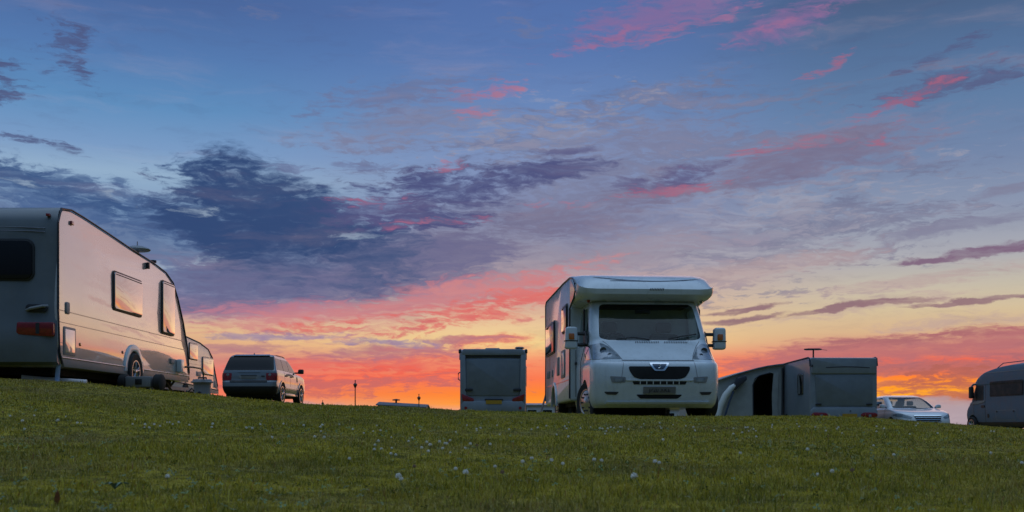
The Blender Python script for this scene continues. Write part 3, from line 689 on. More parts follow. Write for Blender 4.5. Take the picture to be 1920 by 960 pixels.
    steady_v(t, H - .18, 20.3 - Y0, .26); steady_v(t, -H + .18, 20.3 - Y0, .26)
    # roof furniture
    v = MB().lathe([(.001, .17), (.10, .165), (.20, .13), (.22, .11), (.20, .09), (.05, .08), (.03, .07), (.03, -.05)], (.98, 18.35 - Y0, 2.33), 'z', 28, close=False).build('roof_aerial', 'gplastic', t)
    MB().tube([(.98, 18.35 - Y0, 2.45), (.98, 18.35 - Y0, 2.58)], .008, 6).build('aerial_mast', 'gplastic', v)
    f = MB().lathe([(.03, -.1), (.03, .11), (.06, .11), (.06, .15), (.001, .16)], (.93, 19.3 - Y0, 2.25), 'z', 14, close=False).build('flue', 'black', t)
    MB().box(-.35, .25, 18.0 - Y0, 18.6 - Y0, 2.27, 2.36, .03).build('roof_light', 'gplastic', t)
    # water inlet pump housing clipped on the side
    w = MB().px(rr(20.10 - Y0, .53, .20, .25, .03), H + .005, H + .10, .015).build('water_inlet', 'white', t)
    MB().px(rr(20.02 - Y0 - .28, .60, .20, .10, .02), H, H + .03, .008).build('socket_cover', 'gplastic', t)
    return t
big_caravan()

def plain_caravan(label, X, Y, Z, rz, W, prof, sidemat, windows, wheel_y, rear=None, rearfn=None, group='caravans and motorhomes on the camp field', rail=True, doors=()):
    t = thing('caravan', label, 'caravan', (X, Y, Z), rz, group)
    caravan_body(t, prof, W, sidemat, None, None, .05)
    ys = [p[0] for p in prof]
    if rail: awning_rails(t, [p for p in prof if p[1] > .5], W, .022)
    for s in (-1, 1):
        for (y0, y1, z0, z1) in windows: side_window(t, s * W / 2, y0, y1, z0, z1, s)
        MB().px([(wheel_y + .40 * math.cos(math.pi * i / 12), .33 + .38 * math.sin(math.pi * i / 12)) for i in range(13)], s * (W / 2 - .01), s * (W / 2 + .004)).build('wheel_well', 'under', t)
    undercarriage(t, W, min(ys), max(ys), .36, wheel_y, .31)
    for o in list(t.children):
        if o.name.split('.')[0] == 'wheel': o.location.x += .08 if sum(v.co.x for v in o.data.vertices) > 0 else -.08
    if rearfn: rearfn(t, W)
    return t

# ---- second caravan, just beyond the first, its side on the same line
def far_left_caravan():
    K = 1.21; X1 = -10.45 * K; W = 2.2; Y0, Z0 = 34.8 * K, .93
    wy = lambda y: y * K - Y0
    wz = lambda z: z * K - Z0
    prof = [(wy(y), wz(z)) for y, z in ((31.9, 2.6), (32.2, 2.92), (33.0, 2.98), (34.4, 2.86), (36.0, 2.74), (36.9, 2.58), (37.35, 2.32), (37.7, 1.75), (37.95, 1.35), (38.0, 1.2), (37.9, 1.13), (32.1, 1.13), (31.9, 1.4))]
    t = plain_caravan('smaller caravan behind the largest one, its two windows reflecting orange', X1 - W / 2 - .15, Y0, Z0, math.radians(-2), W, prof, 'gloss2',
                      [(wy(34.95), wy(35.75), wz(2.14), wz(2.66)), (wy(36.3), wy(37.4), wz(1.70), wz(2.28))], wy(34.6))
    for s in (-1, 1):
        x = s * W / 2
        MB().px(rr(wy(35.9), wz(1.68), .5, .2, .03), x, x + s * .02, .006).build('fridge_vent', 'gplastic', t)
        MB().box(min(x, x + s * .003), max(x, x + s * .003), wy(32), wy(37.7), wz(1.98), wz(1.99)).build('decal_line', 'gline', t)
        MB().box(x - .06, x + .06, wy(32.2), wy(37.9), wz(1.07), wz(1.18)).build('skirt', 'gplastic', t)
        MB().px([(wy(37.55), wz(1.28)), (wy(37.85), wz(1.28)), (wy(37.78), wz(1.52)), (wy(37.6), wz(1.52))], x, x + s * .012, .003).build('locker_hatch', 'gplastic', t)
    return t
far_left_caravan()
# ---- the caravan seen square from behind, in the middle of the field
def centre_caravan():
    W = 2.23; X, Y0 = -.64, 38.8; Z0 = .12; yr = 36.0 - Y0
    prof = [(yr, 2.05), (yr + .08, 2.34), (yr + .3, 2.42), (2.0, 2.38), (2.8, 2.0), (3.1, 1.1), (3.15, .5), (3.0, .26), (yr + .15, .24), (yr, .40)]
    def rear(t, W):
        H = W / 2
        y = yr
        # frame mouldings: two corner columns, cap and bumper, with the recessed centre panel between
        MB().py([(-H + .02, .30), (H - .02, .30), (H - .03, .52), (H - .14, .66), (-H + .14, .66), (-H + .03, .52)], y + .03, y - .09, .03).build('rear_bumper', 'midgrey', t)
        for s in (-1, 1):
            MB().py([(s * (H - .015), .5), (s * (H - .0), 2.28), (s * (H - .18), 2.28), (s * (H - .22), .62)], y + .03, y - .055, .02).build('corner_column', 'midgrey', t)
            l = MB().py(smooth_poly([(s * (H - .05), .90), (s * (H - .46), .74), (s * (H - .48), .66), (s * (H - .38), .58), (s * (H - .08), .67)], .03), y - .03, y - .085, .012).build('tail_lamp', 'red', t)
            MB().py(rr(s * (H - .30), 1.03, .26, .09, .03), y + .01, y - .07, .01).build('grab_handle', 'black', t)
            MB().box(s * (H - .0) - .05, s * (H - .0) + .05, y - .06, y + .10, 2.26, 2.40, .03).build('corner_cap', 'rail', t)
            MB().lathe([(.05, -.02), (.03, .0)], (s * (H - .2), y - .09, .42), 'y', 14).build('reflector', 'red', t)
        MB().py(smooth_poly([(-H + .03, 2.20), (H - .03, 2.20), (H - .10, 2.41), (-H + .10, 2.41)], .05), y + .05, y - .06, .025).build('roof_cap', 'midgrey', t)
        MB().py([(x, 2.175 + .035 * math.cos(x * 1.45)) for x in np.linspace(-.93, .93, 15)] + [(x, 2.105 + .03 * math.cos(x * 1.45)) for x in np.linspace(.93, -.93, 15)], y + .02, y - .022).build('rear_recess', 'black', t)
        MB().py(smooth_poly([(-.88, .84), (.88, .84), (.90, 2.07), (-.90, 2.07)], .10), y + .03, y - .026, .012).build('rear_panel', 'slate', t, 'recessed slate-grey rear panel, shade put into its colour')
        p = MB().py(rr(.03, .615, .54, .125, .015), y - .08, y - .104).build('number_plate', 'plate_y', t)
        MB().py(rr(.03, .70, .62, .05, .02), y - .02, y - .105, .01).build('plate_lamp', 'black', t)
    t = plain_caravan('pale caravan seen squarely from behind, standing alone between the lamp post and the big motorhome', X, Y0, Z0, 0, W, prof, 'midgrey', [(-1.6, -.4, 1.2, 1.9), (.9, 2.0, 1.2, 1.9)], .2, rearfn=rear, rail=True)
    MB().box(-.28, .22, -2.2, -1.4, 2.36, 2.49, .03).build('roof_light', 'gplastic', t)
    v = MB().tube([(.90, -2.3, 2.3), (.90, -2.3, 2.47)], .02, 8).build('aerial_mast', 'rail', t)
    MB().lathe([(.001, .05), (.12, .04), (.18, .0), (.10, -.04), (.001, -.045)], (.90, -2.3, 2.475), 'z', 18, close=False).build('roof_aerial', 'rail', t)
    MB().tube([(-W / 2 - .005, yr + .25, 1.36), (-W / 2 - .07, yr + .25, 1.40), (-W / 2 - .07, yr + .25, 1.60), (-W / 2 - .005, yr + .25, 1.64)], .02, 7).build('side_handle', 'rail', t)
centre_caravan()

# ---- caravan with the awning, right of the motorhome
def awning_caravan():
    W = 2.27; X, Y0, Z0 = 10.06 + W / 2, 38.9, -.34; yr = 36.0 - Y0
    prof = [(yr, 2.3), (yr + .06, 2.56), (yr + .2, 2.60), (1.4, 2.56), (2.4, 2.25), (3.0, 1.3), (3.1, .5), (3.0, .30), (yr + .1, .28), (yr, .4)]
    def rear(t, W):
        H = W / 2; y = yr
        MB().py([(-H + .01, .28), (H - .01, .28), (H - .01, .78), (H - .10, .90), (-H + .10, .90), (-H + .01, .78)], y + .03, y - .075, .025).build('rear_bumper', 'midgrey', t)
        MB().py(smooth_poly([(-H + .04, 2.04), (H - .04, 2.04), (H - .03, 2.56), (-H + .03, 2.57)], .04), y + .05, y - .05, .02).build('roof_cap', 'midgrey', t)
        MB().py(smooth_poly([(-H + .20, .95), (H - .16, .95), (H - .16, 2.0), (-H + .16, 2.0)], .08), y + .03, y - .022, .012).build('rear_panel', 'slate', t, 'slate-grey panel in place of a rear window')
        MB().py([(x, 2.24 + .045 * math.cos((x - .1) * 1.8)) for x in np.linspace(-.62, .86, 15)] + [(x, 2.215 + .035 * math.cos((x - .1) * 1.8)) for x in np.linspace(.86, -.62, 15)], y + .02, y - .055).build('trim_line', 'rail', t)
        for s in (-1, 1):
            c = s * (H - .30)
            l = MB().py(smooth_poly([(c - .30, .645), (c - .20, .735), (c + .22, .72), (c + .30, .645), (c + .22, .555), (c - .20, .56)], .05), y - .05, y - .10, .012).build('tail_lamp', 'red', t)
            MB().py(rr(c - s * .02 + .04, .62, .09, .08, .02), y - .08, y - .108).build('lamp_lens', 'lens', l)
            MB().py(rr(s * (H - .26) * .98, 1.00, .20, .06, .025), y + .0, y - .06, .01).build('grab_handle', 'black', t)
        MB().py(rr(.18, .625, .50, .12, .015), y - .06, y - .09).build('number_plate', 'plate_y', t)
        MB().lathe([(.02, 0), (.02, -.03)], (.2, y - .075, .78), 'y', 10).build('plate_lamp', 'black', t)
        MB().py(rr(-H + .06, 2.3, .05, .09, .02), y + .05, y - .06).build('marker_lamp', 'rail', t)
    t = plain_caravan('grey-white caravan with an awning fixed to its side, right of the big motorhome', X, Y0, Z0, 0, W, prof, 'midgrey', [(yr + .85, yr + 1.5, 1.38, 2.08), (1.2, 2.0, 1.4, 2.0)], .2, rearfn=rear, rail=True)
    # television aerial: flat plate on a mast
    m = MB().tube([(-H0(W) + .28, -2.3, 2.55), (-H0(W) + .28, -2.3, 2.88)], .028, 8).build('aerial_mast', 'rail', t)
    MB().pz([(-.30, 0), (-.20, -.16), (.18, -.18), (.30, -.02), (.22, .16), (-.18, .18)], -.025, .025, .012).build('roof_aerial', 'rail', t).location = (-H0(W) + .26, -2.3, 2.90)
    MB().tube([(-H0(W) + .5, -2.3, 2.90), (-H0(W) + .75, -2.3, 2.87)], .008, 5).build('aerial_rod', 'rail', t)
def H0(W): return W / 2
awning_caravan()

# ---- the awning: air-beam porch on the caravan's left side, seen from its open end
def awning():
    yb = 39.4; x1 = 10.02; zg = lambda x: gz(x, yb) - .02
    t = thing('awning', 'grey canvas caravan awning with a dark open doorway and a pale curved air beam', 'awning', (8.7, yb, gz(8.7, yb)))
    ox, oz = 8.7, gz(8.7, yb)
    # roof line of the end wall, from the caravan down to the front
    top = [(10.02, 2.20), (9.75, 2.17), (9.4, 2.12), (9.0, 2.03), (8.6, 1.92), (8.2, 1.80), (7.8, 1.67), (7.4, 1.53), (7.1, 1.41)]
    top = [(x - ox, z - oz) for x, z in top]
    foot = [(x, -.15) for x, z in top[::-1]]
    # end wall with its door opening cut out
    wall = MB().py(top + [(-1.6, -.1), (1.32, -.15)], yb - 39.4, yb - 39.4 + .03).mesh('w')
    door = MB().py(smooth_poly([(.22, -.3), (.20, 1.78), (.42, 2.10), (.84, 2.20), (.96, 2.18), (.90, 1.4), (.94, -.3)], .12), -.5, .5).mesh('d')
    w = cut(wall, [door]); bpy.data.meshes.remove(door)
    link('end_wall', w, 'awn', t)
    MB().tube([(.22, -.012, -.2), (.20, -.012, 1.76), (.28, -.012, 1.98), (.44, -.012, 2.10), (.84, -.012, 2.20)], .022, 6).build('door_frame', 'rail', t)
    # canopy: curved roof sheet running back along the caravan
    rf = MB(); d = 3.6
    outer = [(x, z + .02) for x, z in top]; inner = [(x, z - .01) for x, z in top]
    rf.loft([[(x, -.12, z) for x, z in outer + inner[::-1]], [(x, d, z) for x, z in outer + inner[::-1]]])
    rf.build('canopy', 'awn', t)
    MB().tube([(x, -.10, z + .01) for x, z in top[:-1]], .028, 6).build('canopy_edge', 'bline', t)
    # front wall (far side drops to the ground) and the back wall
    x0, z0 = top[-1]
    MB().box(x0 - .35, x0 - .32, 0, d, -.2, z0 - .35).build('front_wall', 'awn', t)
    MB().py(top + [(-1.42, -.1), (1.32, -.15)], d, d + .03).build('back_wall', 'awn', t)
    # pale inflated beam with its curved leg
    beam = [(x + .32, y, z + .1) for x, y, z in [(-1.62, -.30, -.3), (-1.52, -.30, .35), (-1.38, -.29, .85), (-1.20, -.28, 1.25), (-.98, -.25, 1.52), (-.70, -.2, 1.72)]]
    MB().tube(beam, [.11, .115, .12, .12, .11, .05], 12).build('air_beam', 'awnlight', t, 'pale inflated curved beam')
    MB().tube([(-1.05, -.34, -.15), (-.92, -.34, .55), (-.74, -.33, 1.1), (-.58, -.3, 1.5)], .035, 7).build('beam_strap', 'bline', t)
    MB().py(smooth_poly([(-.42, 2.0), (-.12, 2.1), (-.06, 1.95), (-.22, 1.80), (-.52, 1.52), (-.66, 1.60)], .06), -.30, -.05, .03).build('rolled_flap', 'rail', t)
    MB().py([(.94, -.2), (.90, 1.4), (.96, 2.18), (1.14, 2.2), (1.10, 1.0), (1.16, -.2)], -.04, -.01).build('door_curtain', 'awn', t)
    MB().tube([(1.28, -.05, 2.36), (1.27, -.05, 1.2), (1.25, -.05, .3), (1.29, -.05, -.1)], .03, 6).build('corner_seam', 'rail', t)
    MB().tube([(.62, .4, 2.12), (.62, .4, 2.30)], [.05, .03], 8).build('beam_valve', 'rail', t)
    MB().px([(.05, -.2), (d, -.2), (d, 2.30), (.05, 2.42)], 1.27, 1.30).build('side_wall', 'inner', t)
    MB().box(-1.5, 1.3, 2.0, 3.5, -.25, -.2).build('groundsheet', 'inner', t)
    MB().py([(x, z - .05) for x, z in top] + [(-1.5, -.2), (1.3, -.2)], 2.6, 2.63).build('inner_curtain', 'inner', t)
awning()
# ------------------------------------------------------------------ the big overcab motorhome (local: y = 0 at the bumper, growing towards its rear)
def motorhome():
    ang = math.radians(4.0)
    t = thing('motorhome', 'white overcab motorhome facing the camera with wide windscreen, black grille and long-armed mirrors', 'motorhome', (2.25, 16.3, .015), ang, 'caravans and motorhomes on the camp field')
    #        z    yrear yfront(-)  ... the plan loft runs rear -> front with +y forwards, so build with y' = -y
    lv = [(.235, -2.3, -.13, .97, .93, .05, .35), (.30, -2.3, -.04, .99, .97, .05, .40), (.45, -2.3, .0, 1.01, 1.0, .05, .42), (.66, -2.3, .035, 1.02, 1.01, .05, .44), (.84, -2.3, .02, 1.02, 1.01, .05, .44), (.925, -2.3, -.02, 1.02, 1.0, .05, .42),
          (.955, -2.3, -.085, 1.02, .985, .05, .38), (1.0, -2.3, -.17, 1.02, .975, .05, .36), (1.12, -2.3, -.36, 1.015, .965, .05, .32), (1.25, -2.3, -.55, 1.0, .955, .05, .28), (1.32, -2.3, -.64, 1.0, .945, .05, .26), (1.40, -2.3, -.69, .99, .94, .05, .24),
          (1.65, -2.3, -.87, .965, .92, .05, .22), (1.85, -2.3, -1.02, .94, .90, .05, .2), (1.97, -2.3, -1.12, .92, .88, .05, .2), (2.02, -2.3, -1.3, .86, .80, .05, .2)]
    flip = Matrix.Rotation(math.pi, 4, 'Z')           # front now looks at the camera
    def sk(off=0.0, fine=4): me = skin(lv, off, fine); me.transform(flip); me.flip_normals() if False else None; return me
    wind = MB().py(smooth_poly([(-.82, 1.355), (-.70, 1.315), (.70, 1.315), (.82, 1.355), (.80, 1.62), (.765, 1.90), (.70, 1.935), (-.70, 1.935), (-.765, 1.90), (-.80, 1.62)], .05), -.5, 1.75).mesh('c')
    dwin = MB().px(smooth_poly([(.92, 1.33), (1.06, 1.50), (1.42, 1.90), (1.95, 1.90), (1.95, 1.28), (1.5, 1.26), (1.02, 1.27)], .05), -1.6, 1.6).mesh('c')
    arches = [MB().lathe([(.40, x0), (.40, x1)], (0, .98, .30), 'x', 40).mesh('c') for x0, x1 in ((-1.3, -.70), (.70, 1.3))]
    body = cut(sk(), [wind, dwin] + arches, pre=[('SOLIDIFY', dict(thickness=.035, offset=-1))])
    link('cab', body, 'white', t)
    gl = cut(sk(-.010), [wind], 'INTERSECT', pre=[('SOLIDIFY', dict(thickness=.006, offset=-1))]); w = link('windscreen', gl, GL, t)
    gl = cut(sk(-.010), [dwin], 'INTERSECT', pre=[('SOLIDIFY', dict(thickness=.006, offset=-1))]); link('door_window', gl, GL, t)
    for me in [wind, dwin] + arches: bpy.data.meshes.remove(me)
    # black seal round the windscreen
    # cab inside
    MB().box(-.88, .88, .86, 1.2, .95, 1.30, .05).build('dashboard', 'inner', t)
    for s in (-1, 1):
        st = MB().box(s * .47 - .25, s * .47 + .25, 1.35, 1.85, .75, 1.0, .06).box(s * .47 - .25, s * .47 + .25, 1.80, 1.95, 1.0, 1.52, .06).build('cab_seat', 'cloth', t)
        MB().box(s * .47 - .14, s * .47 + .14, 1.83, 1.93, 1.54, 1.72, .04).build('headrest', 'cloth', st)
    MB().lathe([(.20, -.02), (.215, 0), (.20, .02), (.185, 0), (.20, -.02)], (-.47, 1.25, 1.28), 'y', 28, close=False).build('steering_wheel', 'black', t)
    MB().box(-.92, .92, 2.18, 2.22, .4, 1.99).build('cab_dark_sheet', 'inner', t)  # added dark sheet hides the white body wall, keeps the cab dark
    MB().box(-.80, .80, 1.45, 2.2, 1.94, 1.965).build('headlining', 'inner', t)
    MB().box(-.14, .12, 1.28, 1.31, 1.80, 1.87, .015).build('inside_mirror', 'black', t)
    lp = MB().lathe([(.001, .03), (.04, .03), (.045, .0), (.02, -.03), (.001, -.03)], (-.46, 2.12, 1.66), 'z', 14, close=False).build('cab_lamp', principled('warm_lamp', (.9, .8, .5), .4, emis=('#ffd890', 1.2)), t)
    # wiper arms
    for x0, x1, z1 in ((.28, .74, 1.42), (-.55, -.02, 1.37)):
        MB().tube([(x1, .63, 1.325), ((x0 + x1) / 2, .635, 1.36), (x0, .64, 1.335)] if x0 < 0 else [(x0, .63, 1.335), ((x0 + x1) / 2, .645, 1.385), (x1, .68, z1)], .013, 6).build('wiper', 'black', t)
    # ---- front face details (projected a few mm proud of the moulded nose)
    def fy(z): return -float(pchip([l[0] for l in lv], [l[2] for l in lv], z))
    def face(name, outline, mat, d=.012, depth=.03, bevel=.004, parent=None, label=None, off=0.0):
        """a piece of the nose skin itself, lifted by d, with the given outline"""
        c = MB().py(outline, -.5, 1.2).mesh('c'); me = cut(sk(d), [c], 'INTERSECT', pre=[('SOLIDIFY', dict(thickness=depth, offset=-1))]); bpy.data.meshes.remove(c)
        return link(name, me, mat, parent or t, label)
    gr = face('grille', smooth_poly([(-.475, .865), (.475, .865), (.465, .80), (.40, .70), (.30, .668), (-.30, .668), (-.40, .70), (-.465, .80)], .03), 'under', .006)
    face('bumper_bar', smooth_poly([(-.53, .66), (.53, .66), (.51, .642), (-.51, .642)], .01), 'white', .012, .03)
    bm_ = face('emblem', smooth_poly([(-.155, .925), (.155, .925), (.125, .86), (.075, .795), (-.075, .795), (-.125, .86)], .02), 'chrome', .016, .03)
    face('badge', smooth_poly([(-.115, .905), (.115, .905), (.092, .862), (.055, .818), (-.055, .818), (-.092, .862)], .015), principled('badge_blue', (.05, .07, .11), .2, metal=.5, coat=1), .021, .02, parent=bm_)
    lions = MB().tube([(-.02, -fy(.86) * 0 + fy(.84) - .03, .835), (.015, fy(.86) - .03, .855), (-.005, fy(.88) - .03, .875), (.02, fy(.89) - .028, .893)], .008, 5).build('badge_figure', 'chrome', bm_)
    sl = face('slot_grille', smooth_poly([(-.42, .636), (.42, .636), (.40, .588), (-.40, .588)], .012), 'under', .004, .05)
    for x in (-.30, -.20, -.10, .01, .11, .21, .30):
        face('slot_bar', [(x - .006, .638), (x + .006, .638), (x + .006, .586), (x - .006, .586)], 'white', .010, .03, parent=sl)
    face('lower_intake', smooth_poly([(-.36, .435), (.36, .435), (.29, .372), (-.29, .372)], .025), 'under', .004, .05)
    pl = face('number_plate', rr(0, .50, .50, .105, .01), 'plate_w', .018, .02)
    text_mesh('JP20 XKE', .085, 'plate_text', 'ink', pl, (0, fy(.5) - .021, .50), (math.pi / 2, 0, 0))
    face('splitter', [(-.80, .325), (.80, .325), (.82, .29), (-.82, .29)], 'white', .02, .05)
    for s in (-1, 1):
        face('headlamp', smooth_poly([(s * .985, .99), (s * .555, .985), (s * .60, 1.06), (s * .70, 1.20), (s * .80, 1.265), (s * .985, 1.24)], .03), 'lens', .006, .05)
        for hx, hz, hr in ((.80, 1.13, .055), (.72, 1.05, .035)):
            MB().lathe([(hr, 0), (hr * .9, .03), (hr * .4, .05), (.001, .055)], (s * hx, fy(hz) + .028, hz), 'y', 18, close=False).build('lamp_reflector', 'lens', t)
        face('fog_recess', smooth_poly([(s * .52, .700), (s * .76, .715), (s * .73, .615), (s * .53, .615)], .02), 'gplastic', .005, .05)
        face('fog_lamp', smooth_poly([(s * .55, .685), (s * .71, .69), (s * .69, .63), (s * .56, .63)], .015), 'lens', .009, .03)
        face('lower_vent', smooth_poly([(s * .62, .475), (s * .84, .48), (s * .80, .435), (s * .66, .43)], .015), 'rail', .004, .04)
        face('bumper_seam', [(s * .545, .93), (s * .553, .93), (s * .553 + s * .05, .60), (s * .545 + s * .05, .60)], 'gline', .003, .02)
        face('bonnet_seam', [(s * .545, .975), (s * .555, .975), (s * .60, 1.07), (s * .70, 1.215), (s * .78, 1.30), (s * .77, 1.30), (s * .69, 1.215), (s * .59, 1.07)], 'rail', .003, .02)
    face('bonnet_edge', [(-.56, .957), (.56, .957), (.56, .969), (-.56, .969)], 'rail', .004, .02)
    for a, b in ((-.26, .10), (.20, .56)):
        v = MB()
        for i in range(14):
            x = a + (b - a) * i / 13; v.tube([(x, fy(1.265) - .006, 1.265), (x + .012, fy(1.293) - .008, 1.293)], .0055, 4)
        v.build('scuttle_vent', 'black', t)
    # lower valance under the bumper and the engine tray
    MB().box(-.95, .95, .35, 5.9, .30, .40).build('underbody', 'under', t)
    MB().box(-.95, .22, .55, 2.6, .09, .36, .04).build('engine_tray', 'under', t)
    MB().box(-.90, .90, 3.6, 4.2, .14, .36, .04).build('waste_tank', 'under', t)
    # ---- the living body
    W = 2.25; H = W / 2
    prof = [(2.02, .38), (2.02, 2.44), (2.05, 2.51), (5.95, 2.53), (6.1, 2.46), (6.12, .42), (6.0, .36)]
    bd = MB().px(smooth_poly(prof, .05), -H, H, .045, 3).mesh('b')
    cc = [MB().lathe([(.40, x0), (.40, x1)], (0, 4.45, .32), 'x', 36).mesh('c') for x0, x1 in ((-1.3, -.80), (.80, 1.3))]
    body = link('body', cut(bd, cc), 'white', t)
    for c in cc: bpy.data.meshes.remove(c)
    # overcab pod: profile lofted across with rounded shoulders
    base = [(2.0, 2.515), (1.75, 2.50), (1.40, 2.45), (1.10, 2.37), (.88, 2.25), (.80, 2.15), (.82, 2.07), (.90, 2.02), (1.10, 1.99), (1.4, 1.98), (2.0, 1.965)]
    rings = []
    for x, sh, dr in ((-H, .30, .15), (-H + .02, .20, .09), (-H + .07, .11, .045), (-H + .15, .05, .015), (-H + .30, .015, 0), (-.4, 0, 0), (0, 0, 0), (.4, 0, 0), (H - .30, .015, 0), (H - .15, .05, .015), (H - .07, .11, .045), (H - .02, .20, .09), (H, .30, .15)):
        rings.append([(x, min(2.0, y + sh * max(0, (2.0 - y) / 1.2)), z - dr * (1 if z > 2.2 else -.8) * max(0, min(1, (2.0 - y) * 1.2 + (0.15 if z > 2.2 else .4)))) for y, z in base])
    MB().loft(rings).build('overcab_pod', 'white', t, sharp=40)
    def pody(z): return float(np.interp(z, [2.07, 2.15, 2.25, 2.37, 2.45, 2.5], [.82, .80, .88, 1.10, 1.40, 1.75]))
    # swoosh lines and vent marks printed on the pod
    sw = MB()
    for x0, x1, zc, amp in ((-.85, .90, 2.335, .085), (-.60, .15, 2.27, .02)):
        xs = np.linspace(x0, x1, 24); zs = [zc - amp * math.cos((x - .1) * 1.7) + .04 for x in xs]
        for i in range(23):
            wd = .014 * math.sin(math.pi * (i + .5) / 23) + .002
            a = [(xs[i], pody(zs[i]) - .012, zs[i]), (xs[i + 1], pody(zs[i + 1]) - .012, zs[i + 1]), (xs[i + 1], pody(zs[i + 1] + wd) - .012, zs[i + 1] + wd), (xs[i], pody(zs[i] + wd) - .012, zs[i] + wd)]
            sw.poly(a, Vector((0, .008, -.002)))
    sw.build('pod_stripe', 'bline', t)
    vm = MB()
    for i in range(9):
        x = .02 + i * .026; vm.tube([(x, pody(2.125) - .006, 2.125), (x + .016, pody(2.16) - .008, 2.165)], .0055, 4)
    vm.build('pod_vent', 'black', t)
    for s in (-1, 1):
        MB().lathe([(.03, 0), (.022, -.04), (.001, -.045)], (s * .93, 1.12, 2.0), 'z', 10, close=False).build('marker_lamp', 'red' if s < 0 else 'lens', t)
        MB().box(s * 1.0 - .05, s * 1.0 + .05, .965, .985, 2.19, 2.205).build('pod_trim', 'bline', t)
        # trim rail round the side
        rail = [(2.03, .42), (2.03, 1.95), (1.75, 2.02), (1.45, 2.08), (1.28, 2.17), (1.34, 2.30), (1.60, 2.42), (2.0, 2.48), (3.0, 2.505), (5.9, 2.515), (6.08, 2.44), (6.1, .46)]
        if s > 0: rail = rail[:2] + rail[8:]
        MB().tube([(s * (H + .002), y, z) for y, z in rail], .014, 6).build('side_trim', 'rail', t)
        x = s * H
        side_window(t, x, 4.3, 5.8, 1.38, 1.96, s, 'dglass'); side_window(t, x, 2.3, 3.0, 1.62, 2.06, s, 'dglass', name='window')
        MB().box(min(x, x + s * .003), max(x, x + s * .003), 2.08, 6.05, .735, .755).build('skirt_line', 'gline', t)
        ht = MB().px(rr(2.95, 1.06, .55, .50, .04), x, x + s * .014, .004).build('locker_hatch', 'gplastic', t)
        MB().px(rr(2.95, 1.06, .45, .40, .03), x + s * .014, x + s * .018, .002).build('hatch_panel', 'white', ht)
        MB().px(rr(3.75, 1.06, .30, .34, .03), x, x + s * .016, .004).build('fridge_vent', 'gplastic', t)
        for y in (4.75, 5.3, 5.6): MB().px(rr(y, .98, .14, .14, .02), x, x + s * .016, .004).build('socket_cover', 'gplastic', t)
        sp = MB(); a_ = [math.pi * i / 14 for i in range(15)]
        sp.px([(4.45 + .47 * math.cos(a), .33 + .46 * math.sin(a)) for a in a_] + [(4.45 + .39 * math.cos(a), .33 + .39 * math.sin(a)) for a in a_[::-1]], x - s * .02, x + s * .022, .008).build('wheel_spat', 'white', t)
        fw = wheel(t, s * .90, .98, .33, .335, .22, s, 'cap', .64); R = Matrix.Rotation(math.radians(20), 3, 'Z'); c = Vector((s * .90, .98, .33)); fw.rotation_euler = R.to_euler(); fw.location = c - R @ c   # front wheels left turned
        wheel(t, s * .97, 4.45, .33, .335, .22, s, 'cap', .64)
        # long-armed mirrors
        mx = s * 1.22
        mi = MB().py(smooth_poly([(mx - .105, 1.20), (mx + .105, 1.20), (mx + .10, 1.56), (mx - .09, 1.56)], .05), 1.02, 1.16, .03, 3).build('wing_mirror', 'white', t)
        MB().py(rr(mx, 1.40, .09, .10, .015), 1.022, 1.008, .003).build('indicator', 'orange', mi)
        MB().box(mx - .085, mx + .085, 1.158, 1.17, 1.24, 1.53, .01).build('mirror_glass', 'chrome', mi)
        MB().box(mx - .106, mx + .106, 1.015, 1.165, 1.325, 1.34).build('mirror_band', 'black', mi)
        for z in (1.45, 1.27): MB().tube([(s * .95, 1.10, z), (s * 1.18, 1.10, z)], .028, 8).build('mirror_arm', 'black', t)
        MB().px(smooth_poly([(.93, 1.26), (1.22, 1.26), (1.22, 1.50), (1.10, 1.50)], .03), s * .965, s * 1.0, .008).build('mirror_base', 'black', t)
        MB().px(rr(1.42, 1.58, .03, .60, .01), s * .945, s * .975).build('window_bar', 'black', t)
        MB().px(rr(2.00, 1.02, .14, .05, .02), s * 1.0, s * 1.04, .01).build('door_handle', 'black', t)
        MB().tube([(s * 1.022, 2.0, .45), (s * 1.022, 2.0, 1.25)], .005, 4).build('door_seam', 'rail', t); MB().tube([(s * 1.022, 1.42, .60), (s * 1.02, 1.40, 1.0), (s * 1.008, 1.02, 1.24)], .005, 4).build('door_seam', 'rail', t)
    MB().box(-.25, .35, 3.9, 4.5, 2.50, 2.58, .03).build('roof_light', 'gplastic', t)
    MB().box(-.9, -.6, 5.0, 5.3, 2.5, 2.60, .03).build('roof_vent', 'gplastic', t)
    return t
motorhome()
# ------------------------------------------------------------------ cars (local: y = 0 at the tail, growing towards the nose)
def piece(t, lv, name, outline, mat, axis, a0, a1, d=.006, depth=.03, parent=None, label=None):
    c = (MB().py(outline, a0, a1) if axis == 'y' else MB().px(outline, a0, a1)).mesh('c')
    me = cut(skin(lv, d), [c], 'INTERSECT', pre=[('SOLIDIFY', dict(thickness=depth, offset=-1))]); bpy.data.meshes.remove(c)
    return link(name, me, mat, parent or t, label)

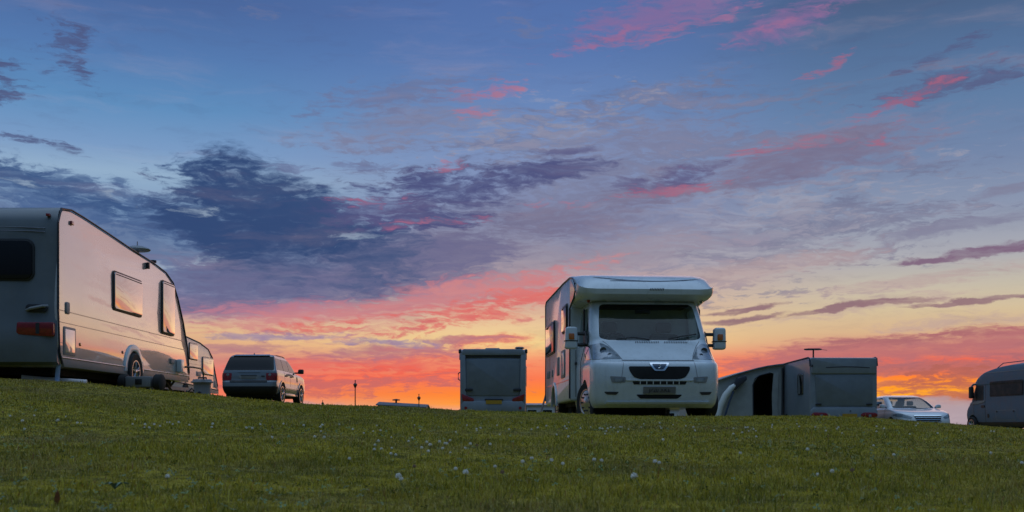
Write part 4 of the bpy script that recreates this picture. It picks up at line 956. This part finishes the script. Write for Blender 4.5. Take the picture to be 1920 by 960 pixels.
def suv():
    X, Y = -8.93 - .92, 40.0; Z = .77
    t = thing('parked_car', 'silver four by four with dark rear window, parked beyond the caravans at left', 'car', (X - .04, Y, Z), math.radians(-2.5), 'cars parked on the camp field')
    t.scale = (1.08, 1.04, 1.04)
    #      z   rear front  hwR  hwF  rR  rF
    lv = [(.34, .16, 4.66, .88, .84, .2, .3), (.42, .06, 4.74, .92, .90, .22, .32), (.60, .0, 4.79, .955, .93, .20, .34), (.80, .02, 4.78, .965, .94, .18, .36), (.84, .06, 4.77, .965, .94, .18, .36), (1.0, .07, 4.74, .965, .93, .16, .36), (1.08, .08, 4.62, .96, .92, .16, .4),
          (1.15, .09, 4.1, .95, .90, .15, .3), (1.19, .10, 3.55, .94, .88, .15, .25), (1.24, .13, 3.42, .925, .86, .14, .2), (1.45, .24, 3.08, .87, .81, .14, .2), (1.62, .34, 2.78, .815, .76, .14, .2), (1.72, .42, 2.55, .775, .72, .14, .2), (1.775, .52, 2.35, .72, .66, .14, .2), (1.80, .75, 2.1, .58, .52, .2, .2)]
    arch = [MB().lathe([(.43, a), (.43, b)], (0, y, .38), 'x', 36).mesh('c') for y in (.98, 3.83) for a, b in ((-1.2, -.66), (.66, 1.2))]
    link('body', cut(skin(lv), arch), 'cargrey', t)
    for m in arch: bpy.data.meshes.remove(m)
    piece(t, lv, 'rear_window', smooth_poly([(-.875, 1.205), (.875, 1.205), (.775, 1.715), (-.775, 1.715)], .06), 'dglass', 'y', -.3, 1.0, .007)
    for s in (-1, 1):
        a, b = (.3, 1.3) if s > 0 else (-1.3, -.3)
        piece(t, lv, 'quarter_window', smooth_poly([(.36, 1.24), (1.28, 1.235), (1.28, 1.66), (.52, 1.665)], .05), 'dglass', 'x', a, b)
        piece(t, lv, 'door_window', smooth_poly([(1.33, 1.235), (2.12, 1.23), (2.12, 1.66), (1.33, 1.66)], .04), 'dglass', 'x', a, b)
        piece(t, lv, 'door_window', smooth_poly([(2.20, 1.23), (3.22, 1.225), (3.05, 1.38), (2.72, 1.62), (2.60, 1.66), (2.20, 1.66)], .04), 'dglass', 'x', a, b)
        l = piece(t, lv, 'tail_lamp', smooth_poly([(s * .60, 1.10), (s * 1.1, 1.10), (s * 1.1, .84), (s * .62, .84)], .03), 'red', 'y', -.3, .30, .012, .05)
        for z in (1.03, .92): MB().lathe([(.055, .0), (.055, -.012), (.03, -.02), (.001, -.02)], (s * .74, .075, z), 'y', 18, close=False).build('lamp_lens', 'lens', l)
        piece(t, lv, 'wheel_flare', [(.98 + .50 * math.cos(math.pi * i / 14), .38 + .49 * math.sin(math.pi * i / 14)) for i in range(15)] + [(.98 + .432 * math.cos(math.pi * i / 14), .38 + .432 * math.sin(math.pi * i / 14)) for i in range(14, -1, -1)], 'cargrey', 'x', a, b, .022, .05)
        piece(t, lv, 'wheel_flare', [(3.83 + .50 * math.cos(math.pi * i / 14), .38 + .49 * math.sin(math.pi * i / 14)) for i in range(15)] + [(3.83 + .432 * math.cos(math.pi * i / 14), .38 + .432 * math.sin(math.pi * i / 14)) for i in range(14, -1, -1)], 'cargrey', 'x', a, b, .022, .05)
        for y in (1.32, 2.16, 3.28):
            piece(t, lv, 'door_seam', [(y, .46), (y + .014, .46), (y + .014, 1.22), (y, 1.22)], 'rail', 'x', a, b, .002, .012)
        for y in (1.50, 2.34): MB().px(rr(y + .05, 1.06, .20, .055, .02), s * .95, s * 1.0, .012).build('door_handle', 'black', t)
        piece(t, lv, 'side_vent', rr(3.22, .98, .10, .20, .03), 'black', 'x', a, b, .010, .03)
        piece(t, lv, 'side_moulding', [(1.45, .60), (3.36, .60), (3.36, .66), (1.45, .66)], 'cargrey', 'x', a, b, .022, .04)
        MB().box(s * .90 - .05, s * .90 + .05, 1.46, 3.34, .30, .40, .02).build('sill', 'cargrey', t)
        m = MB().py(smooth_poly([(s * 1.0, 1.20), (s * 1.22, 1.20), (s * 1.22, 1.38), (s * 1.03, 1.38)], .05), 3.02, 3.17, .03).build('wing_mirror', 'black', t)
        MB().tube([(s * .88, 3.12, 1.24), (s * 1.04, 3.10, 1.24)], .03, 7).build('mirror_arm', 'black', m)
        for y in (.98, 3.83): wheel(t, s * .84, y, .375, .385, .26, s, 'alloy', .70, 5)
        MB().tube([(s * .70, .85, 1.775), (s * .68, 1.2, 1.80), (s * .66, 2.1, 1.805), (s * .66, 2.4, 1.775)], .016, 6).build('roof_rail', 'black', t)
    tg = piece(t, lv, 'tailgate_band', [(-.66, .845), (.66, .845), (.66, .755), (-.66, .755)], 'black', 'y', -.3, .3, .006)
    piece(t, lv, 'tailgate_recess', smooth_poly([(-.42, 1.12), (.42, 1.12), (.36, 1.105), (-.36, 1.105)], .005), 'black', 'y', -.3, .3, .006)
    piece(t, lv, 'plate_recess', smooth_poly([(-.36, 1.02), (.36, 1.02), (.30, .89), (-.30, .89)], .02), 'gplastic', 'y', -.3, .3, .004)
    MB().py(rr(0, .945, .52, .10, .01), .065, .045).build('number_plate', 'plate_w', t)
    piece(t, lv, 'plate_garnish', [(-.28, 1.03), (.28, 1.03), (.28, 1.012), (-.28, 1.012)], 'black', 'y', -.3, .3, .016)
    piece(t, lv, 'rear_badge', rr(.50, .985, .12, .05, .01), 'black', 'y', -.3, .3, .006)
    piece(t, lv, 'lower_bumper', [(-1.0, .62), (1.0, .62), (1.0, .30), (-1.0, .30)], 'under', 'y', -.3, .35, .004)
    MB().box(-.80, .80, .3, 4.5, .26, .44).build('underbody', 'under', t)
    MB().box(-.75, .75, .55, .75, .12, .34, .03).build('rear_axle', 'under', t)
    piece(t, lv, 'windscreen', smooth_poly([(-.80, 1.25), (.80, 1.25), (.68, 1.68), (-.68, 1.68)], .05), 'dglass', 'y', 2.2, 4.0)
    sp = MB().poly([(-.66, .38, 1.735), (.66, .38, 1.735), (.62, .62, 1.79), (-.62, .62, 1.79)], Vector((0, 0, .022)), .008).build('roof_spoiler', 'cargrey', t)
    MB().lathe([(.05, -.03), (.03, .03), (.012, .07), (.001, .09)], (-.05, .95, 1.80), 'z', 10, close=False).build('roof_aerial', 'black', t)
    return t
suv()

def saloon():
    # nose towards the camera: local y = 0 at the nose, growing towards the tail
    X, Y, Z = 14.06, 36.0, -.43
    t = thing('parked_car', 'pale silver car facing the camera at right, parked beside the caravan with the awning', 'car', (X, Y, Z), math.radians(3), 'cars parked on the camp field')
    #      z   (rear=nose here) front=tail  hw nose, hw tail, r nose, r tail
    lv = [(.20, .12, 4.70, .80, .80, .40, .3), (.32, .02, 4.76, .88, .86, .44, .3), (.50, .0, 4.80, .92, .90, .48, .3), (.66, .05, 4.80, .925, .905, .50, .3), (.78, .14, 4.78, .92, .90, .48, .3), (.86, .38, 4.76, .90, .89, .40, .3), (.93, .85, 4.72, .89, .88, .32, .3),
          (.97, 1.10, 4.66, .86, .85, .28, .3), (1.10, 1.32, 4.40, .80, .78, .26, .3), (1.28, 1.64, 3.95, .71, .68, .26, .3), (1.40, 1.98, 3.45, .63, .58, .24, .3), (1.45, 2.30, 3.0, .52, .48, .2, .2)]
    arch = [MB().lathe([(.36, a), (.36, b)], (0, y, .32), 'x', 36).mesh('c') for y in (.92, 3.70) for a, b in ((-1.2, -.62), (.62, 1.2))]
    wind = MB().py(smooth_poly([(-.74, .985), (.74, .985), (.60, 1.375), (-.60, 1.375)], .06), .6, 2.35).mesh('c')
    side = MB().px(smooth_poly([(1.62, 1.0), (3.95, 1.0), (3.45, 1.33), (2.25, 1.36), (1.95, 1.25)], .08), -1.3, 1.3).mesh('c')
    back = MB().py(smooth_poly([(-.66, 1.05), (.66, 1.05), (.52, 1.34), (-.52, 1.34)], .06), 3.0, 5.0).mesh('c')
    link('body', cut(skin(lv), [wind, side, back] + arch, pre=[('SOLIDIFY', dict(thickness=.03, offset=-1))]), 'carwhite', t)
    for nm, c in (('windscreen', wind), ('side_window', side), ('rear_window', back)):
        link(nm, cut(skin(lv, -.008), [c], 'INTERSECT', pre=[('SOLIDIFY', dict(thickness=.005, offset=-1))]), GL, t)
    for m in arch + [wind, side, back]: bpy.data.meshes.remove(m)
    MB().box(-.80, .80, .9, 4.4, .22, .60).build('cabin_floor', 'inner', t)
    MB().box(-.72, .72, 1.15, 1.6, .6, .94, .05).build('dashboard', 'inner', t)
    MB().box(-.52, .52, 2.1, 3.2, 1.385, 1.41).build('headlining', 'inner', t)
    for y in (2.3, 3.25):
        for s in (-1, 1):
            st = MB().box(s * .38 - .24, s * .38 + .24, y, y + .14, .55, 1.08, .06).build('seat_back', 'cloth', t)
            MB().box(s * .38 - .12, s * .38 + .12, y + .02, y + .11, 1.09, 1.25, .04).build('headrest', 'headrest', st)
    g = piece(t, lv, 'grille', smooth_poly([(-.47, .69), (-.3, .715), (.3, .715), (.47, .69), (.40, .52), (.25, .46), (-.25, .46), (-.40, .52)], .03), 'under', 'y', -.3, .5, .010)
    for z in (.64, .57, .51): piece(t, lv, 'grille_bar', [(-.44, z), (.44, z), (.44, z + .018), (-.44, z + .018)], 'chrome', 'y', -.3, .5, .022, .02, parent=g)
    piece(t, lv, 'grille_trim', smooth_poly([(-.49, .70), (.49, .70), (.46, .735), (-.46, .735)], .01), 'chrome', 'y', -.3, .5, .024, .03)
    for s in (-1, 1):
        piece(t, lv, 'headlamp', smooth_poly([(s * .52, .66), (s * .86, .80), (s * .925, .78), (s * .925, .68), (s * .60, .60)], .03), 'lens', 'y', -.3, .75, .008)
        piece(t, lv, 'fog_lamp', rr(s * .60, .36, .20, .09, .03), 'black', 'y', -.3, .5, .008)
        m = MB().py(smooth_poly([(s * .90, .98), (s * 1.10, .99), (s * 1.08, 1.12), (s * .93, 1.11)], .05), 1.40, 1.54, .03).build('wing_mirror', 'carwhite', t)
        MB().tube([(s * .80, 1.50, 1.0), (s * .95, 1.47, 1.02)], .025, 6).build('mirror_arm', 'black', m)
        for y in (.92, 3.70): wheel(t, s * .80, y, .325, .325, .22, s, 'alloy', .66, 5)
        for y in (1.50, 2.55, 3.5): piece(t, lv, 'door_seam', [(y, .30), (y + .012, .30), (y + .012, .97), (y, .97)], 'rail', 'x', *((.3, 1.3) if s > 0 else (-1.3, -.3)), .002, .01)
    piece(t, lv, 'lower_intake', smooth_poly([(-.42, .38), (.42, .38), (.36, .29), (-.36, .29)], .02), 'under', 'y', -.3, .5, .006)
    piece(t, lv, 'lip', [(-.86, .245), (.86, .245), (.86, .20), (-.86, .20)], 'black', 'y', -.3, .6, .006)
    MB().tube([(.62, 1.02, .945), (.1, 1.08, .975), (-.15, 1.13, 1.0)], .010, 5).build('wiper', 'black', t)
    MB().box(-.8, .8, .3, 4.4, .16, .24).build('underbody', 'under', t)
saloon()

def right_motorhome():
    # local: y = 0 at the rear (towards the camera), growing to the nose; the left side faces the open field
    a = math.radians(6.0)
    Xn, Yn, Z = 20.62, 46.7, -.36
    L = 7.0
    rx = Xn + math.sin(a) * L; ry = Yn - math.cos(a) * L
    t = thing('motorhome', 'dark grey motorhome with a rounded nose, cut off by the right edge', 'motorhome', (rx, ry, Z), a, 'caravans and motorhomes on the camp field')
    lv = [(.26, .1, 6.72, 1.10, .90, .1, .4), (.40, .05, 6.86, 1.13, .95, .1, .5), (.70, .0, 6.90, 1.14, 1.0, .1, .5), (.98, .0, 6.80, 1.14, 1.02, .1, .48), (1.16, .0, 6.62, 1.14, 1.02, .1, .46), (1.30, .0, 6.42, 1.14, 1.02, .1, .4), (1.70, .0, 6.20, 1.14, 1.02, .1, .4), (1.98, .0, 6.05, 1.14, 1.02, .1, .4), (2.03, .0, 6.22, 1.14, 1.03, .1, .45), (2.10, .0, 6.18, 1.14, 1.03, .1, .5),
          (2.30, .0, 5.95, 1.14, 1.03, .1, .5), (2.50, .02, 5.50, 1.13, 1.02, .1, .5), (2.62, .05, 4.9, 1.11, 1.0, .1, .5), (2.72, .12, 4.0, 1.06, .98, .1, .5), (2.78, .4, 3.0, .9, .85, .2, .4)]
    arch = [MB().lathe([(.42, x0), (.42, x1)], (0, y, .33), 'x', 36).mesh('c') for y in (6.05, 1.6) for x0, x1 in ((-1.4, -.72), (.72, 1.4))]
    link('body', cut(skin(lv), arch), 'darkgrey', t)
    for m in arch: bpy.data.meshes.remove(m)
    for s in (-1, 1):
        p, q = (.3, 1.5) if s > 0 else (-1.5, -.3)
        piece(t, lv, 'cab_window', smooth_poly([(5.15, 1.35), (5.15, 1.98), (5.9, 1.98), (6.02, 1.9), (6.24, 1.38)], .05), 'dullblack', 'x', p, q)
        piece(t, lv, 'window_pillar', [(5.70, 1.35), (5.76, 1.35), (5.76, 1.98), (5.70, 1.98)], 'black', 'x', p, q, .012)
        piece(t, lv, 'window_ledge', smooth_poly([(5.05, 1.36), (6.35, 1.27), (6.4, 1.20), (5.6, 1.20), (5.05, 1.28)], .03), 'gplastic', 'x', p, q, .014)
        for y in (5.00, 5.92): piece(t, lv, 'door_seam', [(y, .45), (y + .02, .45), (y + .02, 2.0), (y, 2.0)], 'rail', 'x', p, q, .004, .012)
        piece(t, lv, 'door_handle', rr(5.18, 1.10, .28, .10, .03), 'black', 'x', p, q, .02)
        piece(t, lv, 'long_window', rr(3.4, 1.80, 2.5, .62, .06), 'dullblack', 'x', p, q, .008)
        piece(t, lv, 'window_pane', rr(3.4, 1.80, 2.36, .50, .05), 'dullblack', 'x', p, q, .022)
        piece(t, lv, 'fuel_cap', rr(4.78, .70, .14, .16, .05), 'black', 'x', p, q, .012)
        piece(t, lv, 'locker_hatch', rr(3.45, .72, 1.5, .42, .04), 'gplastic', 'x', p, q, .003, .01)
        piece(t, lv, 'locker_panel', rr(3.45, .72, 1.46, .38, .03), 'darkgrey', 'x', p, q, .006, .01)
        for y in (4.10, 2.85): piece(t, lv, 'hatch_lock', rr(y, .87, .10, .07, .02), 'black', 'x', p, q, .014)
        piece(t, lv, 'skirt', [(.3, .44), (6.0, .44), (6.0, .27), (.3, .27)], 'black', 'x', p, q, .01)
        piece(t, lv, 'roof_trim', [(.3, 2.47), (5.2, 2.47), (5.2, 2.50), (.3, 2.50)], 'gplastic', 'x', p, q, .008)
        wheel(t, s * .98, 6.05, .33, .34, .22, s, 'alloy', .64, 5); wheel(t, s * 1.0, 1.6, .33, .34, .22, s, 'alloy', .64, 5)
        m = MB().py(smooth_poly([(s * 1.06, 1.45), (s * 1.24, 1.45), (s * 1.24, 1.95), (s * 1.09, 1.95)], .06), 5.80, 6.0, .04).build('wing_mirror', 'black', t)
        MB().tube([(s * .98, 5.7, 2.05), (s * 1.08, 5.86, 2.04), (s * 1.16, 5.9, 1.92)], .045, 7).build('mirror_arm', 'grey', m)
    piece(t, lv, 'windscreen', smooth_poly([(-.92, 1.33), (.92, 1.33), (.94, 1.97), (-.94, 1.97)], .06), 'dglass', 'y', 5.6, 7.2)
    MB().box(-.9, .9, .5, 6.4, .2, .36).build('underbody', 'under', t)
    MB().tube([(-.7, 5.0, 2.55), (-.72, 4.2, 2.86), (-.72, 2.2, 2.88)], .02, 6).build('awning_case', 'red', t)
right_motorhome()
# ------------------------------------------------------------------ small things on the field
def water_carrier():
    X, Y = -6.68, 23.0; z = gz(X, Y)
    t = thing('water_carrier', 'grey lidded barrel with a hose on the grass beside the large caravan', 'water barrel', (X, Y, z))
    MB().lathe([(.001, 0), (.17, 0), (.185, .02), (.185, .05), (.178, .06), (.182, .27), (.19, .28), (.19, .31), (.001, .31)], (0, 0, .0), 'z', 36, close=False).build('drum', 'gplastic', t)
    l = MB().lathe([(.19, .305), (.24, .312), (.24, .335), (.205, .35), (.20, .375), (.19, .385), (.12, .39), (.001, .39)], (0, 0, 0), 'z', 36, close=False).build('lid', 'gplastic', t)
    MB().tube([(-.09, 0, .385), (-.09, 0, .42), (.09, 0, .42), (.09, 0, .385)], .018, 8).build('handle', 'black', l)
    MB().lathe([(.04, -.02), (.04, -.06), (.03, -.08)], (.0, -.17, .08), 'y', 12).build('drain_cap', 'black', t)
    h = MB().tube([(-6.21, 20.3, 1.09), (-6.18, 20.7, 1.10), (-6.30, 21.6, 1.12), (-6.48, 22.4, 1.08), (-6.60, 22.8, 1.0), (-6.62, 22.92, .93)], .016, 8).build('water_hose', 'black')
    tag(h, 'thin dark hose from the caravan wall down into the grey barrel', 'hose')
water_carrier()
def tap_stand():
    X, Y = -6.78, 22.4; z = gz(X, Y)
    t = thing('hand_truck', 'small dark wheeled handle lying at the foot of the grey barrel', 'trolley', (X, Y, z))
    MB().lathe([(.05, -.02), (.06, 0), (.05, .02)], (-.05, 0, .06), 'x', 14).build('wheel', 'rubber', t)
    MB().tube([(-.05, 0, .06), (.05, .02, .16), (.09, .05, .10)], .016, 7).build('handle', 'black', t)
tap_stand()
def storage_box():
    X, Y = -5.92, 17.05; z = gz(X, Y)
    t = thing('storage_box', 'low grey storage box with black ends on the grass beside the large caravan wheel', 'box', (X, Y, z), math.radians(-6))
    MB().box(-.22, .20, -.12, .12, .06, .23, .02).build('casing', 'gplastic', t)
    for s in (-1, 1): MB().lathe([(.001, -.07), (.10, -.07), (.135, -.05), (.135, .05), (.10, .07), (.001, .07)], (s * .29, 0, .135), 'x', 24, close=False).build('end_roller', 'rubber', t)
    MB().box(-.05, .06, -.13, -.118, .10, .19, .004).build('cover', 'black', t)
storage_box()

def lamp_post(label, px, ytop, ybase, D, dots=True):
    X = (px - 960) / 2000 * D; zt = (795 - ytop) / 2000 * D; z0 = gz(X, D); s = D / 100
    t = thing('lamp_post', label, 'lamp post', (X, D, z0), 0, 'distant lamp posts'); h = zt - z0
    MB().tube([(0, 0, 0), (0, 0, .25), (0, 0, h * .5), (0, 0, h - .75)], [.085, .06, .05, .045], 8).build('post', 'pole', t)
    MB().lathe([(.045, h - .80), (.08, h - .72), (.18, h - .52), (.20, h - .46), (.15, h - .38), (.05, h - .30), (.03, h - .20), (.06, h - .12), (.04, h - .04), (.001, h)], (0, 0, 0), 'z', 12, close=False).build('lantern', 'pole', t)
lamp_post('tall thin dark lamp post on the skyline between the silver car and the centre caravan', 666, 712, 757, 100)
lamp_post('shorter dark lamp post on the skyline above the low dark roof', 785.5, 738, 757, 118)
lamp_post('tiny distant lamp post on the skyline just right of the silver car', 605, 750, 757, 150)

def waste_pipe():
    p = [Vector((-6.99, 15.2, 0)), Vector((-6.7, 15.3, 0)), Vector((-6.4, 15.25, 0)), Vector((-6.10, 15.3, 0))]
    for v in p: v.z = gz(v.x, v.y) + .065
    o = MB().tube(p, .042, 12).build('waste_pipe', 'pipe'); tag(o, 'pinkish white waste pipe lying on the grass underneath the largest caravan', 'pipe')
waste_pipe()

def low_block():
    D = 135.0; f = lambda px: (px - 960) / 2000 * D
    x0, x1 = f(705), f(800); cx = (x0 + x1) / 2; z0 = gz(cx, D)
    t = thing('long_low_building', 'long low dark-roofed building on the skyline left of the centre caravan', 'building', (cx, D, z0)); w = (x1 - x0) / 2
    h = (795 - 760) / 2000 * D - z0
    MB().box(-w + .2, w - .2, 0, 6, -.5, h).build('wall', 'render', t)
    r = MB().poly([(-w, -.3, h), (w, -.3, h - .35), (w, 3, h + .05), (-w, 3, h + .40)], Vector((0, 0, .12))).poly([(-w, 6.3, h), (w, 6.3, h - .35), (w, 3.0, h + .05), (-w, 3.0, h + .40)], Vector((0, 0, .12)))
    rr_ = r.build('roof', 'roof', t)
    v = MB().lathe([(.12, -.3), (.12, .35), (.5, .38), (.5, .5), (.001, .6)], (f(738) - cx, 3, h + .30), 'z', 10, close=False).build('roof_vent', 'pole', rr_)
low_block()
def static_home(label, px0, px1, ytop, D, ncol):
    f = lambda px: (px - 960) / 2000 * D
    x0, x1 = f(px0), f(px1); cx = (x0 + x1) / 2; z0 = gz(cx, D); w = (x1 - x0) / 2; h = (795 - ytop) / 2000 * D - z0
    t = thing('static_caravan', label, 'mobile home', (cx, D, z0), 0, 'distant static caravans')
    MB().box(-w, w, 0, 3.2, .35, h - .15, .06).build('wall', 'render', t)
    MB().box(-w + .1, w - .1, .1, 3.1, -.6, .36).build('skirt', 'gplastic', t)
    MB().px([(-.15, h - .17), (1.6, h), (3.35, h - .17), (3.35, h - .10), (1.6, h + .08), (-.15, h - .10)], -w - .1, w + .1).build('roof', 'gplastic', t)
    for i in range(ncol):
        x = -w + (i + .5) * 2 * w / ncol
        wn = MB().py(rr(x, h * .62, .9, .7, .05), .02, -.03).build('window', 'white', t); MB().py(rr(x, h * .62, .78, .58, .04), -.03, -.04).build('pane', 'dglass', wn)
static_home('low white static caravan on the skyline between the centre caravan and the big motorhome', 983, 1070, 757, 92, 3)
static_home('white static caravan glimpsed underneath the big motorhome beyond its front wheels', 1236, 1420, 763, 80, 5)

def guy_line():
    p, q = Vector(((1024 - 960) / 2000 * 25, 25, (795 - 738) / 2000 * 25)), Vector(((1009 - 960) / 2000 * 24, 24, 0))
    q.z = gz(q.x, q.y)
    o = MB().tube([q, p, p + (p - q) * .25], .022, 6).build('leaning_pole', 'pole'); tag(o, 'thin dark pole leaning behind the rear corner of the big motorhome', 'pole')
guy_line()

# ---- white clover heads scattered through the turf
def florets(r, seed, rings=4):
    """a clover head: small pointed florets over a ball"""
    rs = random.Random(seed); b = bmesh.new(); n = 34
    bmesh.ops.create_icosphere(b, subdivisions=2, radius=r * .62)
    for i in range(n):
        z = 1 - 1.7 * (i + .5) / n; a = 2.39996 * i; q = math.sqrt(max(0, 1 - z * z))
        d = Vector((q * math.cos(a), q * math.sin(a), z)); d = (d + Vector((rs.gauss(0, .1), rs.gauss(0, .1), .25))).normalized()
        u = d.orthogonal().normalized() * r * .17; v = d.cross(u).normalized() * r * .17
        base = d * r * .5; mid = d * r * .85; tip = d * r * (1.0 + .2 * rs.random())
        vs = [b.verts.new(base + u * .6), b.verts.new(base + v * .6), b.verts.new(base - u * .6), b.verts.new(base - v * .6)]
        ms = [b.verts.new(mid + u), b.verts.new(mid + v), b.verts.new(mid - u), b.verts.new(mid - v)]; tp = b.verts.new(tip)
        for j in range(4):
            b.faces.new((vs[j], vs[(j + 1) % 4], ms[(j + 1) % 4], ms[j])); b.faces.new((ms[j], ms[(j + 1) % 4], tp))
    me = bpy.data.meshes.new('clover_flower'); b.to_mesh(me); b.free(); return me
def clover():
    rs = random.Random(11)
    wh = principled('clover_petal', (.80, .76, .68), .7, var=.15, vscale=90); br = principled('faded_clover_petal', (.28, .17, .11), .8, var=.3, vscale=90)
    st = principled('clover_stalk', (.09, .13, .04), .6)
    heads = [florets(.0105, i) for i in range(3)]; fade = florets(.0105, 9)
    for h in heads: h.materials.append(wh)
    fade.materials.append(br)
    stem = MB().tube([(0, 0, -.075), (.004, .002, -.04), (0, 0, 0)], .0013, 5).mesh('stem'); stem.materials.append(st)
    def put(x, y, h, sc, faded, label=None, group='white clover heads in the grass'):
        o = bpy.data.objects.new('clover_flower', fade if faded else rs.choice(heads)); COL.objects.link(o)
        o.location = (x, y, gz(x, y) + h); o.scale = (sc * (1.05 if label else .9),) * 3; o.rotation_euler = (rs.gauss(0, .3), rs.gauss(0, .3), rs.random() * 6)
        tag(o, label or ('browned clover head withering in the short grass' if faded else 'small white clover head standing in the short grass'), 'clover flower', group)
        s = bpy.data.objects.new('stem', stem); COL.objects.link(s); s.parent = o
    def hit(px, py, h):
        """walk along the sight line until it meets the height of the flower above the turf"""
        u, w = (px - 960) / 2000, (795 - py) / 2000; y = 1.2
        while y < 13.4 and w * y > gz(u * y, y) + h: y += .02
        return u * y, y
    seen = [(1189, 893, 1.25, 0, 'largest white clover head, alone in the near grass below the motorhome'), (747, 893, 1.1, 0, 'white clover head beside a smaller one in the near grass, left of the middle'), (752, 899, .9, 0, None), (873, 886, 1.1, 0, 'round white clover head in the near grass below the centre caravan'),
            (942, 886, 1.0, 1, None), (777, 875, .9, 1, None), (715, 842, .8, 0, None), (702, 843, .8, 0, None), (733, 851, .9, 0, None), (742, 853, .8, 0, None), (800, 829, 1, 0, None), (806, 834, 1, 0, None), (824, 828, 1, 0, None), (838, 832, .9, 0, None), (844, 826, .9, 0, None), (830, 841, .9, 0, None),
            (608, 820, 1, 0, None), (590, 819, .9, 0, None), (655, 860, .8, 0, None), (703, 835, .8, 0, None), (510, 820, .9, 0, None), (488, 796, .9, 0, None), (399, 795, 1.1, 0, None), (397, 801, .9, 0, None), (335, 792, 1, 0, None), (355, 797, .9, 0, None), (289, 796, 1.1, 0, None), (300, 799, .9, 0, None), (272, 796, 1, 0, None), (280, 802, .9, 0, None),
            (145, 793, 1, 0, None), (109, 788, 1.1, 0, None), (42, 789, 1.1, 0, None), (46, 805, .9, 0, None), (997, 860, 1, 0, None), (980, 866, 1, 0, None), (1034, 863, 1, 0, None), (1055, 870, .9, 0, None), (1114, 862, 1, 0, None), (1128, 864, .9, 0, None), (1228, 866, 1.1, 0, None), (1236, 868, .9, 0, None), (1598, 882, 1, 1, None), (1560, 884, .9, 0, None),
            (1533, 890, .7, 0, None), (1388, 850, .9, 0, None), (1514, 843, 1.1, 0, None), (1066, 819, 1, 0, None), (1243, 825, 1, 0, None), (928, 875, .8, 0, None), (700, 768, .9, 0, None), (314, 894, .9, 0, None), (1676, 853, .9, 0, None), (1916, 868, .9, 0, None)]
    for px, py, sc, fd, lb in seen:
        h = .055 if py > 870 else .05; x, y = hit(px, py, h); put(x, y, h, sc, fd, lb, group=None if lb else 'white clover heads in the grass')
    for i in range(125):
        px = rs.uniform(-40, 1960)
        if i < 70: py = rs.gauss(0, 1) * 6 + 805 - 45 * max(0, (700 - px)) / 700 * .55
        elif i < 105: px = rs.gauss(1230, 150); py = rs.gauss(803, 6)
        elif i < 120: px = rs.gauss(830, 60); py = rs.gauss(836, 10)
        else: py = rs.uniform(800, 880)
        h = rs.uniform(.035, .055); x, y = hit(px, py, h)
        if y < 13.2: put(x, y, h, rs.uniform(.65, 1.0), rs.random() < .12)
    # a fallen russet leaf, and a broad weed at the lower left
    x, y = hit(105, 935, .02)
    l = MB().poly([(0, 0, 0), (.012, .002, .02), (.016, .0, .045), (.010, -.003, .07), (.0, -.004, .085), (-.010, -.002, .065), (-.013, .001, .035), (-.008, .001, .012)], Vector((0, .002, 0)), .0006, 1).build('dry_leaf', principled('russet_leaf', (.30, .10, .045), .6, var=.3, vscale=60))
    l.location = (x, y, gz(x, y) - .004); l.rotation_euler = (.25, .12, .3); l.scale = (.55, .8, .6); tag(l, 'single upright russet dead leaf in the grass at the lower left corner', 'leaf')
    x, y = hit(215, 905, .03)
    w = thing('broadleaf_weed', 'broad blue-green leaves of a low weed in the lower left grass', 'weed', (x, y, gz(x, y)))
    lm = principled('weed_leaf', (.14, .22, .16), .5, var=.3, vscale=40)
    for i, (a, ln) in enumerate(((0.1, .045), (.9, .035), (2.6, .04), (3.5, .03), (4.6, .04), (5.4, .03))):
        m = MB(); ca, sa = math.cos(a), math.sin(a); nrm = Vector((-sa, ca, 0)); rings = []
        for k in range(7):
            q = k / 6; c = Vector((ca * ln * q, sa * ln * q, .010 + .020 * math.sin(q * 2.2))); wd = ln * .16 * math.sin(math.pi * min(1, q * .93 + .05))
            rings.append([tuple(c - nrm * wd), tuple(c + Vector((0, 0, -.003))), tuple(c + nrm * wd), tuple(c + Vector((0, 0, -.0045)))])
        m.loft(rings); m.build('leaf', lm, w)
clover()
